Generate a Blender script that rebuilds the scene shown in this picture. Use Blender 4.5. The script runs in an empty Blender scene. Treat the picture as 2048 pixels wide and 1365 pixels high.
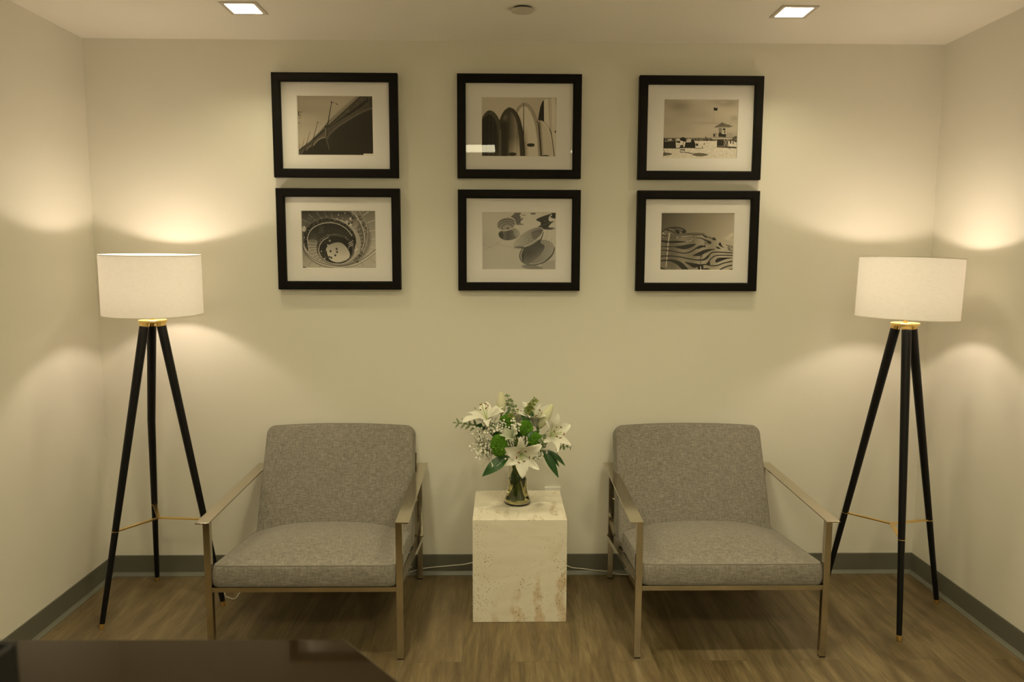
import bpy, bmesh, math, random
import numpy as np
from mathutils import Vector, Matrix, Euler
R = math.radians
scene = bpy.context.scene
col = scene.collection

# ---------------------------------------------------------------- camera
RT, UP, FW = (0.99987069, -0.01580483, 0.00296962), (-0.00118992, 0.11144384, 0.99377002), (0.01603731, 0.99364505, -0.11141062)
cam_data = bpy.data.cameras.new('camera'); cam = bpy.data.objects.new('camera', cam_data); col.objects.link(cam)
cam.matrix_world = Matrix(((RT[0], UP[0], -FW[0], -0.03888521), (RT[1], UP[1], -FW[1], -3.37632721), (RT[2], UP[2], -FW[2], 1.49517744), (0, 0, 0, 1)))
cam_data.sensor_width = 36; cam_data.lens = 1481.903*36/2048
cam_data.dof.use_dof = True; cam_data.dof.focus_distance = 3.2; cam_data.dof.aperture_fstop = 4.0
cam_data.clip_start = .02
scene.camera = cam

# ---------------------------------------------------------------- colour management, world, light levels
scene.view_settings.view_transform = 'Standard'; scene.view_settings.look = 'None'
scene.view_settings.gamma = 1; scene.view_settings.use_curve_mapping = False
scene.view_settings.exposure = 0.10
wd = bpy.data.worlds.new('world'); scene.world = wd; wd.use_nodes = True
wd.node_tree.nodes['Background'].inputs[0].default_value = (.05, .04, .03, 1); wd.node_tree.nodes['Background'].inputs[1].default_value = .2
try:
    scene.cycles.max_bounces = 12; scene.cycles.diffuse_bounces = 6; scene.cycles.transmission_bounces = 10; scene.cycles.transparent_max_bounces = 12
    scene.cycles.sample_clamp_indirect = 6
except Exception: pass
BULB = 138.0; DOWN = 175.0; DOWN2 = 430.0; TROFFER = 15.5                       # emission strengths
BULB_C = (1, .80, .62); DOWN_C = (1, .875, .535); TROFFER_C = (1, .90, .58)

# room: back wall y = 0, floor z = 0
XL, XR, H, YF = -1.858, 1.930, 2.44, -6.2

# ---------------------------------------------------------------- helpers
def tag(o, label=None, cat=None, group=None, kind=None):
    if label: o['label'] = label
    if cat: o['category'] = cat
    if group: o['group'] = group
    if kind: o['kind'] = kind
    return o
def empty(name, loc=(0, 0, 0), rot=(0, 0, 0)):
    o = bpy.data.objects.new(name, None); col.objects.link(o); o.location = loc; o.rotation_euler = rot; o.empty_display_size = .05
    return o
class MB:
    def __init__(s): s.v = []; s.f = []
    def add(s, vs, fs):
        n = len(s.v); s.v += [tuple(v) for v in vs]; s.f += [tuple(i+n for i in f) for f in fs]; return s
    def box(s, x0, x1, y0, y1, z0, z1, M=None):
        vs = [Vector((x, y, z)) for x in (x0, x1) for y in (y0, y1) for z in (z0, z1)]
        if M: vs = [M @ v for v in vs]
        return s.add(vs, [(0,1,3,2),(4,6,7,5),(0,4,5,1),(2,3,7,6),(0,2,6,4),(1,5,7,3)])
    def bar(s, a, b, w, h, up=(0, 0, 1)):
        a, b = Vector(a), Vector(b); d = (b-a).normalized(); sd = d.cross(Vector(up)).normalized(); u = sd.cross(d)
        vs = []
        for p in (a, b):
            for i, j in ((-1,-1),(1,-1),(1,1),(-1,1)): vs.append(p+sd*(i*w/2)+u*(j*h/2))
        return s.add(vs, [(3,2,1,0),(4,5,6,7),(0,1,5,4),(1,2,6,5),(2,3,7,6),(3,0,4,7)])
    def tube(s, pts, rad, n=10, caps=True):
        pts = [Vector(p) for p in pts]; N = len(pts)
        if not hasattr(rad, '__len__'): rad = [rad]*N
        vs = []; t0 = (pts[1]-pts[0]).normalized(); u = t0.cross(Vector((.123, .456, .881))).normalized()
        for i, p in enumerate(pts):
            t = (pts[min(i+1, N-1)]-pts[max(i-1, 0)]).normalized(); u = (u-t*u.dot(t)).normalized(); w = t.cross(u)
            for k in range(n):
                a = 2*math.pi*k/n; vs.append(p+(u*math.cos(a)+w*math.sin(a))*rad[i])
        fs = [(i*n+k, i*n+(k+1) % n, (i+1)*n+(k+1) % n, (i+1)*n+k) for i in range(N-1) for k in range(n)]
        if caps: fs += [tuple(range(n))[::-1], tuple((N-1)*n+k for k in range(n))]
        return s.add(vs, fs)
    def lathe(s, prof, n=48, c=(0, 0, 0), M=None, closed=False):
        vs = []; P = len(prof)
        for r, z in prof:
            for k in range(n):
                a = 2*math.pi*k/n; v = Vector((c[0]+r*math.cos(a), c[1]+r*math.sin(a), c[2]+z)); vs.append(M @ v if M else v)
        fs = [(i*n+k, i*n+(k+1) % n, ((i+1) % P)*n+(k+1) % n, ((i+1) % P)*n+k) for i in range(P if closed else P-1) for k in range(n)]
        if not closed:
            if prof[0][0] > 1e-6: fs.append(tuple(range(n))[::-1])
            if prof[-1][0] > 1e-6: fs.append(tuple((P-1)*n+k for k in range(n)))
        return s.add(vs, fs)
    def sphere(s, c, r, n=12, m=8, sc=(1, 1, 1)):
        return s.lathe([(max(1e-7, r*math.sin(math.pi*i/m)), -r*math.cos(math.pi*i/m)*sc[2]) for i in range(m+1)], n, c)
    def prism(s, poly, z0, z1, M=None):
        n = len(poly); vs = [Vector((x, y, z0)) for x, y in poly]+[Vector((x, y, z1)) for x, y in poly]
        if M: vs = [M @ v for v in vs]
        return s.add(vs, [tuple(range(n))[::-1], tuple(range(n, 2*n))]+[(i, (i+1) % n, n+(i+1) % n, n+i) for i in range(n)])
    def rings(s, rings, close0=True, close1=True):
        n = len(rings[0]); vs = [p for r in rings for p in r]
        fs = [(i*n+k, i*n+(k+1) % n, (i+1)*n+(k+1) % n, (i+1)*n+k) for i in range(len(rings)-1) for k in range(n)]
        if close0: fs.append(tuple(range(n))[::-1])
        if close1: fs.append(tuple((len(rings)-1)*n+k for k in range(n)))
        return s.add(vs, fs)
    def build(s, name, mat, parent=None, smooth=False, bevel=0, seg=2, angle=40):
        me = bpy.data.meshes.new(name); me.from_pydata(s.v, [], s.f)
        bm = bmesh.new(); bm.from_mesh(me); bmesh.ops.remove_doubles(bm, verts=bm.verts, dist=1e-6); bmesh.ops.recalc_face_normals(bm, faces=bm.faces)
        if bevel:
            es = [e for e in bm.edges if len(e.link_faces) == 2 and e.calc_face_angle(0) > R(30)]
            bmesh.ops.bevel(bm, geom=es, offset=bevel, segments=seg, affect='EDGES', profile=.5)
        bm.to_mesh(me); bm.free()
        o = bpy.data.objects.new(name, me); col.objects.link(o); o.data.materials.append(mat)
        if parent: o.parent = parent
        if smooth or bevel:
            for p in me.polygons: p.use_smooth = True
            try: me.set_sharp_from_angle(angle=R(angle))
            except Exception: pass
        if bevel: w = o.modifiers.new('weighted', 'WEIGHTED_NORMAL'); w.keep_sharp = True; w.weight = 100
        return o
def copy_tree(o, parent=None):
    c = o.copy(); col.objects.link(c); c.parent = parent
    for ch in list(o.children): copy_tree(ch, c)
    return c

# ---------------------------------------------------------------- materials
def M_new(name):
    m = bpy.data.materials.new(name); m.use_nodes = True; nt = m.node_tree
    return m, nt, nt.nodes['Principled BSDF'], nt.nodes['Material Output']
def plain(name, c, rough=.5, metal=0, spec=.5, **kw):
    m, nt, b, o = M_new(name); b.inputs['Base Color'].default_value = (*c, 1); b.inputs['Roughness'].default_value = rough
    b.inputs['Metallic'].default_value = metal; b.inputs['Specular IOR Level'].default_value = spec
    for k, v in kw.items(): b.inputs[k.replace('_', ' ')].default_value = v
    return m
def nd(nt, t, **kw):
    n = nt.nodes.new(t)
    for k, v in kw.items():
        if k.startswith('i_'): n.inputs[k[2:].replace('_', ' ')].default_value = v
        else: setattr(n, k, v)
    return n
def coords(nt, scale=(1, 1, 1), rot=(0, 0, 0), loc=(0, 0, 0), src='Object'):
    tc = nd(nt, 'ShaderNodeTexCoord'); mp = nd(nt, 'ShaderNodeMapping'); nt.links.new(tc.outputs[src], mp.inputs['Vector'])
    mp.inputs['Scale'].default_value = scale; mp.inputs['Rotation'].default_value = rot; mp.inputs['Location'].default_value = loc
    return mp.outputs[0]
def noise(nt, vec, scale, detail=3, rough=.5, dist=0):
    n = nd(nt, 'ShaderNodeTexNoise'); nt.links.new(vec, n.inputs['Vector']); n.inputs['Scale'].default_value = scale
    n.inputs['Detail'].default_value = detail; n.inputs['Roughness'].default_value = rough; n.inputs['Distortion'].default_value = dist
    return n.outputs['Fac']
def ramp(nt, fac, stops):
    r = nd(nt, 'ShaderNodeValToRGB'); nt.links.new(fac, r.inputs[0]); e = r.color_ramp.elements
    while len(e) < len(stops): e.new(.5)
    for x, (p, c) in zip(e, stops): x.position = p; x.color = (*c, 1) if hasattr(c, '__len__') else (c, c, c, 1)
    return r.outputs[0]
def mixc(nt, fac, a, b, mode='MIX'):
    n = nd(nt, 'ShaderNodeMix', data_type='RGBA', blend_type=mode)
    for s, v in ((n.inputs[0], fac), (n.inputs[6], a), (n.inputs[7], b)):
        if hasattr(v, 'is_output') or isinstance(v, bpy.types.NodeSocket): nt.links.new(v, s)
        else: s.default_value = v if not hasattr(v, '__len__') else (*v, 1)[:4]
    return n.outputs[2]
def math_(nt, op, a, b=None, clamp=False):
    n = nd(nt, 'ShaderNodeMath', operation=op, use_clamp=clamp)
    for s, v in ((n.inputs[0], a), (n.inputs[1], b)):
        if v is None: continue
        if isinstance(v, bpy.types.NodeSocket): nt.links.new(v, s)
        else: s.default_value = v
    return n.outputs[0]
def bump(nt, b, h, strength=.2, dist=.001):
    n = nd(nt, 'ShaderNodeBump'); n.inputs['Strength'].default_value = strength; n.inputs['Distance'].default_value = dist
    nt.links.new(h, n.inputs['Height']); nt.links.new(n.outputs[0], b.inputs['Normal'])
def emit(name, c, s):
    m, nt, b, o = M_new(name); nt.nodes.remove(b); e = nd(nt, 'ShaderNodeEmission'); e.inputs[0].default_value = (*c, 1); e.inputs[1].default_value = s
    nt.links.new(e.outputs[0], o.inputs[0]); return m

def wall_paint(name, c):
    m, nt, b, o = M_new(name); v = coords(nt)
    cc = mixc(nt, noise(nt, v, 1.3, 4), (c[0]*.985, c[1]*.985, c[2]*.98), c)
    nt.links.new(cc, b.inputs['Base Color']); b.inputs['Roughness'].default_value = .55; b.inputs['Specular IOR Level'].default_value = .3
    bump(nt, b, noise(nt, v, 260, 3), .12, .0008); return m
MAT_WALL = wall_paint('wall_paint', (.80, .78, .70)); MAT_CEIL = wall_paint('ceiling_paint', (.90, .87, .80))

def m_floor():
    m, nt, b, o = M_new('vinyl_plank')
    v = coords(nt, rot=(0, 0, R(90)))
    br = nd(nt, 'ShaderNodeTexBrick'); nt.links.new(v, br.inputs['Vector'])
    for k, val in (('Scale', 1), ('Mortar Size', .0009), ('Mortar Smooth', .3), ('Brick Width', 1.22), ('Row Height', .18), ('Bias', 0)): br.inputs[k].default_value = val
    br.inputs['Color1'].default_value = (0, 0, 0, 1); br.inputs['Color2'].default_value = (1, 1, 1, 1); br.inputs['Mortar'].default_value = (.5, .5, .5, 1); br.offset = .37
    tone = nd(nt, 'ShaderNodeSeparateColor'); nt.links.new(br.outputs['Color'], tone.inputs[0])
    off = nd(nt, 'ShaderNodeCombineXYZ'); nt.links.new(math_(nt, 'MULTIPLY', tone.outputs[0], 7.3), off.inputs[0]); nt.links.new(math_(nt, 'MULTIPLY', tone.outputs[0], 3.1), off.inputs[1])
    def shifted(sc):
        a = nd(nt, 'ShaderNodeVectorMath', operation='ADD'); nt.links.new(coords(nt, scale=sc), a.inputs[0]); nt.links.new(off.outputs[0], a.inputs[1]); return a.outputs[0]
    g1 = noise(nt, shifted((7, .85, 1)), 1.6, 5, .58, 1.6)             # broad cathedral figure along the plank
    g2 = noise(nt, shifted((90, 6, 1)), 1.0, 4, .6, 1.0)                # fine streaks
    g3 = noise(nt, shifted((24, 2.6, 1)), 1.0, 5, .65, 2.2)
    base = ramp(nt, g1, [(.28, (.068, .046, .020)), (.42, (.120, .088, .040)), (.56, (.188, .142, .070)), (.74, (.28, .218, .118))])
    c = mixc(nt, math_(nt, 'MULTIPLY', ramp(nt, g3, [(.34, 1.), (.5, 0.)]), .6), base, (.115, .072, .036))
    c = mixc(nt, math_(nt, 'MULTIPLY', ramp(nt, g2, [(.38, 1.), (.52, 0.)]), .3), c, (.10, .065, .034))
    c = mixc(nt, math_(nt, 'MULTIPLY', ramp(nt, g2, [(.55, 0.), (.75, 1.)]), .2), c, (.40, .32, .19))
    c = mixc(nt, math_(nt, 'MULTIPLY', tone.outputs[0], .22), c, (.34, .26, .165))
    c = mixc(nt, math_(nt, 'MULTIPLY', br.outputs['Fac'], .55), c, (.05, .032, .018))
    nt.links.new(c, b.inputs['Base Color']); b.inputs['Roughness'].default_value = .42; b.inputs['Specular IOR Level'].default_value = .35
    bump(nt, b, g2, .15, .0006); return m
MAT_FLOOR = m_floor()
MAT_BASE = plain('rubber_base', (.138, .136, .108), .42, 0, .3); MAT_BASE_TOE_LIT = plain('rubber_base_toe_lit', (.20, .20, .165), .35)  # toe is the same rubber, painted lighter for light caught on its slope

def m_fabric():
    m, nt, b, o = M_new('heather_fabric')
    h = noise(nt, coords(nt, (40, 430, 430)), 1, 3, .6); v = noise(nt, coords(nt, (430, 46, 46)), 1, 3, .6); g = noise(nt, coords(nt), 9, 3)
    f = math_(nt, 'ADD', math_(nt, 'MULTIPLY', h, .55), math_(nt, 'MULTIPLY', v, .45))
    c = ramp(nt, f, [(.36, (.142, .128, .108)), (.5, (.232, .213, .184)), (.64, (.36, .334, .29))])
    c = mixc(nt, math_(nt, 'MULTIPLY', g, .12), c, (.22, .20, .175))
    nt.links.new(c, b.inputs['Base Color']); b.inputs['Roughness'].default_value = .95; b.inputs['Specular IOR Level'].default_value = .15
    b.inputs['Sheen Weight'].default_value = .15
    bump(nt, b, f, .5, .0012); return m
MAT_FABRIC = m_fabric(); MAT_PIPING = plain('piping_fabric', (.21, .195, .17), .9)

def m_brushed():
    m, nt, b, o = M_new('brushed_nickel'); n = noise(nt, coords(nt, (300, 300, 12)), 1, 3)
    b.inputs['Metallic'].default_value = 1; b.inputs['Base Color'].default_value = (.63, .58, .475, 1)
    nt.links.new(ramp(nt, n, [(.3, .09), (.7, .19)]), b.inputs['Roughness']); return m
MAT_STEEL = m_brushed(); MAT_STEEL_DARK = plain('black_glide', (.01, .01, .01), .5)
MAT_BRASS = plain('brass', (.95, .68, .26), .28, 1); MAT_LEG = plain('black_lacquer', (.005, .0048, .0055), .38, 0, .25)

def m_shade():
    m, nt, b, o = M_new('linen_shade'); nt.nodes.remove(b)
    h = noise(nt, coords(nt, (60, 60, 700)), 1, 2); v = noise(nt, coords(nt, (500, 500, 25)), 1, 2)
    f = math_(nt, 'ADD', math_(nt, 'MULTIPLY', h, .8), math_(nt, 'MULTIPLY', v, .2))
    c = ramp(nt, f, [(.3, (.86, .835, .78)), (.7, (.94, .92, .87))])
    d = nd(nt, 'ShaderNodeBsdfDiffuse'); t = nd(nt, 'ShaderNodeBsdfTranslucent'); mx = nd(nt, 'ShaderNodeMixShader'); mx.inputs[0].default_value = SHADE_T
    nt.links.new(c, d.inputs[0]); nt.links.new(c, t.inputs[0]); nt.links.new(d.outputs[0], mx.inputs[1]); nt.links.new(t.outputs[0], mx.inputs[2]); nt.links.new(mx.outputs[0], o.inputs[0]); return m
SHADE_T = .125
MAT_SHADE = m_shade(); MAT_TRIMCLOTH = plain('shade_trim', (.78, .74, .66), .8)
MAT_BULB = emit('bulb_glow', BULB_C, BULB); MAT_DOWN = emit('downlight_glow', DOWN_C, DOWN); MAT_DOWN2 = emit('downlight_glow_bright', DOWN_C, DOWN2); MAT_TROFFER = emit('troffer_glow', TROFFER_C, TROFFER)
MAT_OUTLET = plain('outlet_plastic', (.93, .92, .88), .3); MAT_WHITE = plain('white_plastic', (.78, .76, .70), .35); MAT_REFLECTOR = plain('reflector', (.86, .84, .78), .25, .0); MAT_TRIM = plain('light_trim', (.62, .57, .50), .4)
MAT_FRAME = plain('black_frame', (.006, .005, .004), .6, 0, .12); MAT_MAT = plain('mat_board', (.86, .835, .825), .85, spec=.2); MAT_BEVEL = plain('mat_bevel', (.88, .85, .78), .8)

def m_glass():
    m, nt, b, o = M_new('picture_glass'); nt.nodes.remove(b)
    t = nd(nt, 'ShaderNodeBsdfTransparent'); g = nd(nt, 'ShaderNodeBsdfGlossy'); g.inputs['Roughness'].default_value = .0; fr = nd(nt, 'ShaderNodeFresnel'); fr.inputs[0].default_value = 1.5
    mx = nd(nt, 'ShaderNodeMixShader'); nt.links.new(math_(nt, 'MINIMUM', fr.outputs[0], .08), mx.inputs[0]); nt.links.new(t.outputs[0], mx.inputs[1]); nt.links.new(g.outputs[0], mx.inputs[2]); nt.links.new(mx.outputs[0], o.inputs[0]); return m
MAT_GLASS = m_glass()
def m_print():
    m, nt, b, o = M_new('photo_print'); a = nd(nt, 'ShaderNodeAttribute'); a.attribute_name = 'tone'
    nt.links.new(a.outputs['Color'], b.inputs['Base Color']); b.inputs['Roughness'].default_value = .6; b.inputs['Specular IOR Level'].default_value = .2; return m
MAT_PRINT = m_print()

def m_travertine():
    m, nt, b, o = M_new('travertine'); v = coords(nt)
    lay = noise(nt, coords(nt, (2.0, 2.0, 5.0), (0, R(38), 0)), 1.4, 4, .55, 1.8)                 # soft diagonal layering
    c = ramp(nt, lay, [(.3, (.80, .745, .62)), (.5, (.86, .815, .70)), (.7, (.82, .77, .65))])
    # tan arcs low on the front, running up to the right
    sp = nd(nt, 'ShaderNodeSeparateXYZ'); nt.links.new(v, sp.inputs[0])
    dx = math_(nt, 'SUBTRACT', sp.outputs[0], .30); dz = math_(nt, 'MULTIPLY', math_(nt, 'SUBTRACT', sp.outputs[2], .11), .75)
    rad = math_(nt, 'SQRT', math_(nt, 'ADD', math_(nt, 'MULTIPLY', dx, dx), math_(nt, 'MULTIPLY', dz, dz)))
    rad = math_(nt, 'ADD', rad, math_(nt, 'MULTIPLY', math_(nt, 'SUBTRACT', noise(nt, v, 9, 5, .6), .5), .075))
    wave = math_(nt, 'ADD', math_(nt, 'MULTIPLY', math_(nt, 'SINE', math_(nt, 'SUBTRACT', math_(nt, 'MULTIPLY', rad, 2*math.pi/.09), math.pi/2)), .5), .5)
    arcs = math_(nt, 'MULTIPLY', wave, ramp(nt, noise(nt, v, 14, 4, .65), [(.35, .35), (.6, 1.)]))
    low = ramp(nt, math_(nt, 'SUBTRACT', math_(nt, 'ADD', math_(nt, 'MULTIPLY', sp.outputs[0], .9), .235), sp.outputs[2]), [(.03, 0.), (.16, 1.)])
    am = math_(nt, 'MULTIPLY', ramp(nt, arcs, [(.40, 0.), (.78, 1.)]), low)
    c = mixc(nt, math_(nt, 'MULTIPLY', am, .6), c, (.60, .425, .215))
    pit_v = coords(nt, (1, 1, .6), (0, R(20), 0)); vo = nd(nt, 'ShaderNodeTexVoronoi', feature='F1'); nt.links.new(pit_v, vo.inputs['Vector']); vo.inputs['Scale'].default_value = 125
    clus = noise(nt, v, 9, 4, .6)
    thr = math_(nt, 'ADD', math_(nt, 'MULTIPLY', ramp(nt, clus, [(.36, 0.), (.66, 1.)]), .26), math_(nt, 'MULTIPLY', am, .14))
    pit = math_(nt, 'LESS_THAN', vo.outputs['Distance'], thr)
    c = mixc(nt, math_(nt, 'MULTIPLY', pit, .7), c, (.30, .215, .11))
    vein = noise(nt, coords(nt, (14, 5, 4), (0, 0, R(-38))), 1.0, 4, .6, 1.2); speck = noise(nt, v, 90, 3, .7)
    vm = math_(nt, 'MULTIPLY', ramp(nt, vein, [(.54, 0.), (.66, 1.)]), ramp(nt, speck, [(.42, 0.), (.60, 1.)]))
    topm = math_(nt, 'GREATER_THAN', sp.outputs[2], .434)
    c = mixc(nt, math_(nt, 'MULTIPLY', math_(nt, 'MULTIPLY', vm, topm), .8), c, (.46, .32, .17))
    nt.links.new(c, b.inputs['Base Color']); b.inputs['Roughness'].default_value = .5; b.inputs['Specular IOR Level'].default_value = .3
    bump(nt, b, math_(nt, 'SUBTRACT', 1, pit), .4, .001); return m
MAT_TRAV = m_travertine()
MAT_COUNTER = plain('dark_counter', (.022, .0135, .006), .05, 0, .33); MAT_PANEL = plain('counter_panel', (.10, .06, .035), .4); MAT_BLACK = plain('black_plastic', (.006, .006, .006), .5)
MAT_CABLE = plain('white_cable', (.74, .71, .62), .45)
def m_clear(name, c, ior, rough=0):
    m, nt, b, o = M_new(name); b.inputs['Base Color'].default_value = (*c, 1); b.inputs['Transmission Weight'].default_value = 1; b.inputs['IOR'].default_value = ior; b.inputs['Roughness'].default_value = rough; return m
MAT_VASE = m_clear('vase_glass', (.97, .97, .90), 1.45); MAT_WATER = m_clear('stem_water', (.78, .72, .40), 1.33)
def leafy(name, c1, c2, rough=.4, tr=.25, sc=30):
    m, nt, b, o = M_new(name); c = mixc(nt, noise(nt, coords(nt), sc, 3), c1, c2); nt.links.new(c, b.inputs['Base Color']); b.inputs['Roughness'].default_value = rough
    t = nd(nt, 'ShaderNodeBsdfTranslucent'); nt.links.new(c, t.inputs[0]); mx = nd(nt, 'ShaderNodeMixShader'); mx.inputs[0].default_value = tr
    nt.links.new(b.outputs[0], mx.inputs[1]); nt.links.new(t.outputs[0], mx.inputs[2]); nt.links.new(mx.outputs[0], o.inputs[0]); return m
MAT_PETAL = leafy('lily_petal', (.95, .94, .88), (.86, .86, .74), .5, .18, 18); MAT_PETAL_G = leafy('petal_back', (.62, .68, .50), (.78, .80, .66), .5, .3, 18)
MAT_BUD = leafy('lily_bud', (.86, .84, .66), (.74, .76, .46), .5, .2, 25)
MAT_STEM = leafy('stem', (.10, .19, .03), (.16, .26, .05), .45, .1); MAT_LEAF = leafy('dark_leaf', (.022, .085, .018), (.04, .13, .028), .3, .12)
MAT_BALL = leafy('green_dianthus', (.09, .26, .012), (.19, .42, .03), .8, .15, 120); MAT_EUC = leafy('eucalyptus', (.20, .28, .13), (.29, .36, .19), .5, .2, 40); MAT_EUC_Y = leafy('seeded_eucalyptus', (.22, .30, .055), (.33, .38, .09), .5, .2, 40)
MAT_FILAMENT = plain('filament', (.42, .52, .14), .5); MAT_ANTHER = plain('anther', (.20, .045, .015), .8); MAT_TINY = plain('tiny_blossom', (.95, .93, .86), .7)

# ---------------------------------------------------------------- prints: small numpy painter
class Paint:
    """paints tone values (1 = paper white) on a grid of points given in sketch coordinates"""
    def __init__(s, quad, nx=330, ny=255, seed=1):
        s.nx, s.ny = nx, ny; k = 2
        u = (np.arange(nx*k)+.5)/(nx*k); v = (np.arange(ny*k)+.5)/(ny*k)
        U, V = np.meshgrid(u, v)
        a, b, c, d = [np.array(q, float) for q in quad]
        s.x = a[0]*(1-U)*(1-V)+b[0]*U*(1-V)+c[0]*U*V+d[0]*(1-U)*V
        s.y = a[1]*(1-U)*(1-V)+b[1]*U*(1-V)+c[1]*U*V+d[1]*(1-U)*V
        s.img = np.ones_like(s.x); s.rng = np.random.RandomState(seed)
    def mix(s, m, val, al=1.0):
        m = np.clip(m, 0, 1)*al; s.img = s.img*(1-m)+val*m
    def box(s, pts, pad):
        p = np.array(pts, float)
        return (s.x > p[:,0].min()-pad) & (s.x < p[:,0].max()+pad) & (s.y > p[:,1].min()-pad) & (s.y < p[:,1].max()+pad)
    def smooth(s, pts, n=8, closed=False):
        p = np.array(pts, float); N = len(p); out = []
        for i in range(N if closed else N-1):
            if closed: p0, p1, p2, p3 = p[i-1], p[i], p[(i+1) % N], p[(i+2) % N]
            else: p0, p1, p2, p3 = p[max(i-1, 0)], p[i], p[i+1], p[min(i+2, N-1)]
            for t in np.arange(n)/n:
                out.append(.5*((2*p1)+(-p0+p2)*t+(2*p0-5*p1+4*p2-p3)*t*t+(-p0+3*p1-3*p2+p3)*t**3))
        if not closed: out.append(p[-1])
        return out
    def poly(s, pts, val, al=1.0, sm=0):
        if sm: pts = s.smooth(pts, sm, True)
        b = s.box(pts, 2)
        if not b.any(): return
        X, Y = s.x[b], s.y[b]; ins = np.zeros(X.shape, bool)
        for (x0, y0), (x1, y1) in zip(pts, list(pts[1:])+[pts[0]]):
            if y0 == y1: continue
            c = ((y0 > Y) != (y1 > Y)) & (X < (x1-x0)*(Y-y0)/(y1-y0)+x0)
            ins ^= c
        m = np.zeros(s.x.shape); m[b] = ins
        v = val
        if callable(val): v = val(s.x, s.y)
        s.mix(m, v, al)
    def line(s, pts, w, val, al=1.0, sm=0, w2=None, soft=2.0):
        if sm: pts = s.smooth(pts, sm)
        b = s.box(pts, max(w, w2 or 0)+soft)
        if not b.any(): return
        X, Y = s.x[b], s.y[b]; m = np.zeros(X.shape); n = max(1, len(pts)-1)
        for i in range(len(pts)-1):
            (x0, y0), (x1, y1) = pts[i], pts[i+1]
            dx, dy = x1-x0, y1-y0; L = dx*dx+dy*dy+1e-9
            t = np.clip(((X-x0)*dx+(Y-y0)*dy)/L, 0, 1)
            d = np.hypot(X-x0-t*dx, Y-y0-t*dy)
            ww = w if w2 is None else w+(w2-w)*(i+t)/n
            m = np.maximum(m, np.clip((ww/2-d)/soft+.5, 0, 1))
        M = np.zeros(s.x.shape); M[b] = m; s.mix(M, val, al)
    def ell(s, cx, cy, rx, ry, val, al=1.0, rot=0, soft=2.0, w=None):
        c, n = math.cos(rot), math.sin(rot)
        X = (s.x-cx)*c+(s.y-cy)*n; Y = -(s.x-cx)*n+(s.y-cy)*c
        r = np.sqrt((X/rx)**2+(Y/ry)**2); d = (r-1)*min(rx, ry)
        m = np.clip(.5-d/soft, 0, 1) if w is None else np.clip((w/2-abs(d))/soft+.5, 0, 1)
        s.mix(m, val(s.x, s.y) if callable(val) else val, al)
    def noise(s, sx, sy, amp, mask=None):
        H, W = s.img.shape; gx, gy = max(2, int(W/sx)), max(2, int(H/sy))
        g = s.rng.rand(gy+2, gx+2)-.5
        yy = np.linspace(0, gy, H); xx = np.linspace(0, gx, W)
        y0 = yy.astype(int); x0 = xx.astype(int); fy = (yy-y0)[:, None]; fx = (xx-x0)[None, :]
        fy = fy*fy*(3-2*fy); fx = fx*fx*(3-2*fx)
        a = g[y0][:, x0]; b = g[y0][:, x0+1]; c = g[y0+1][:, x0]; d = g[y0+1][:, x0+1]
        n = (a*(1-fx)+b*fx)*(1-fy)+(c*(1-fx)+d*fx)*fy
        s.img = s.img+n*amp*(1 if mask is None else mask)
    def out(s):
        i = s.img.reshape(s.ny, 2, s.nx, 2).mean((1, 3)); return np.clip(i, 0.02, 1)

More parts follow.
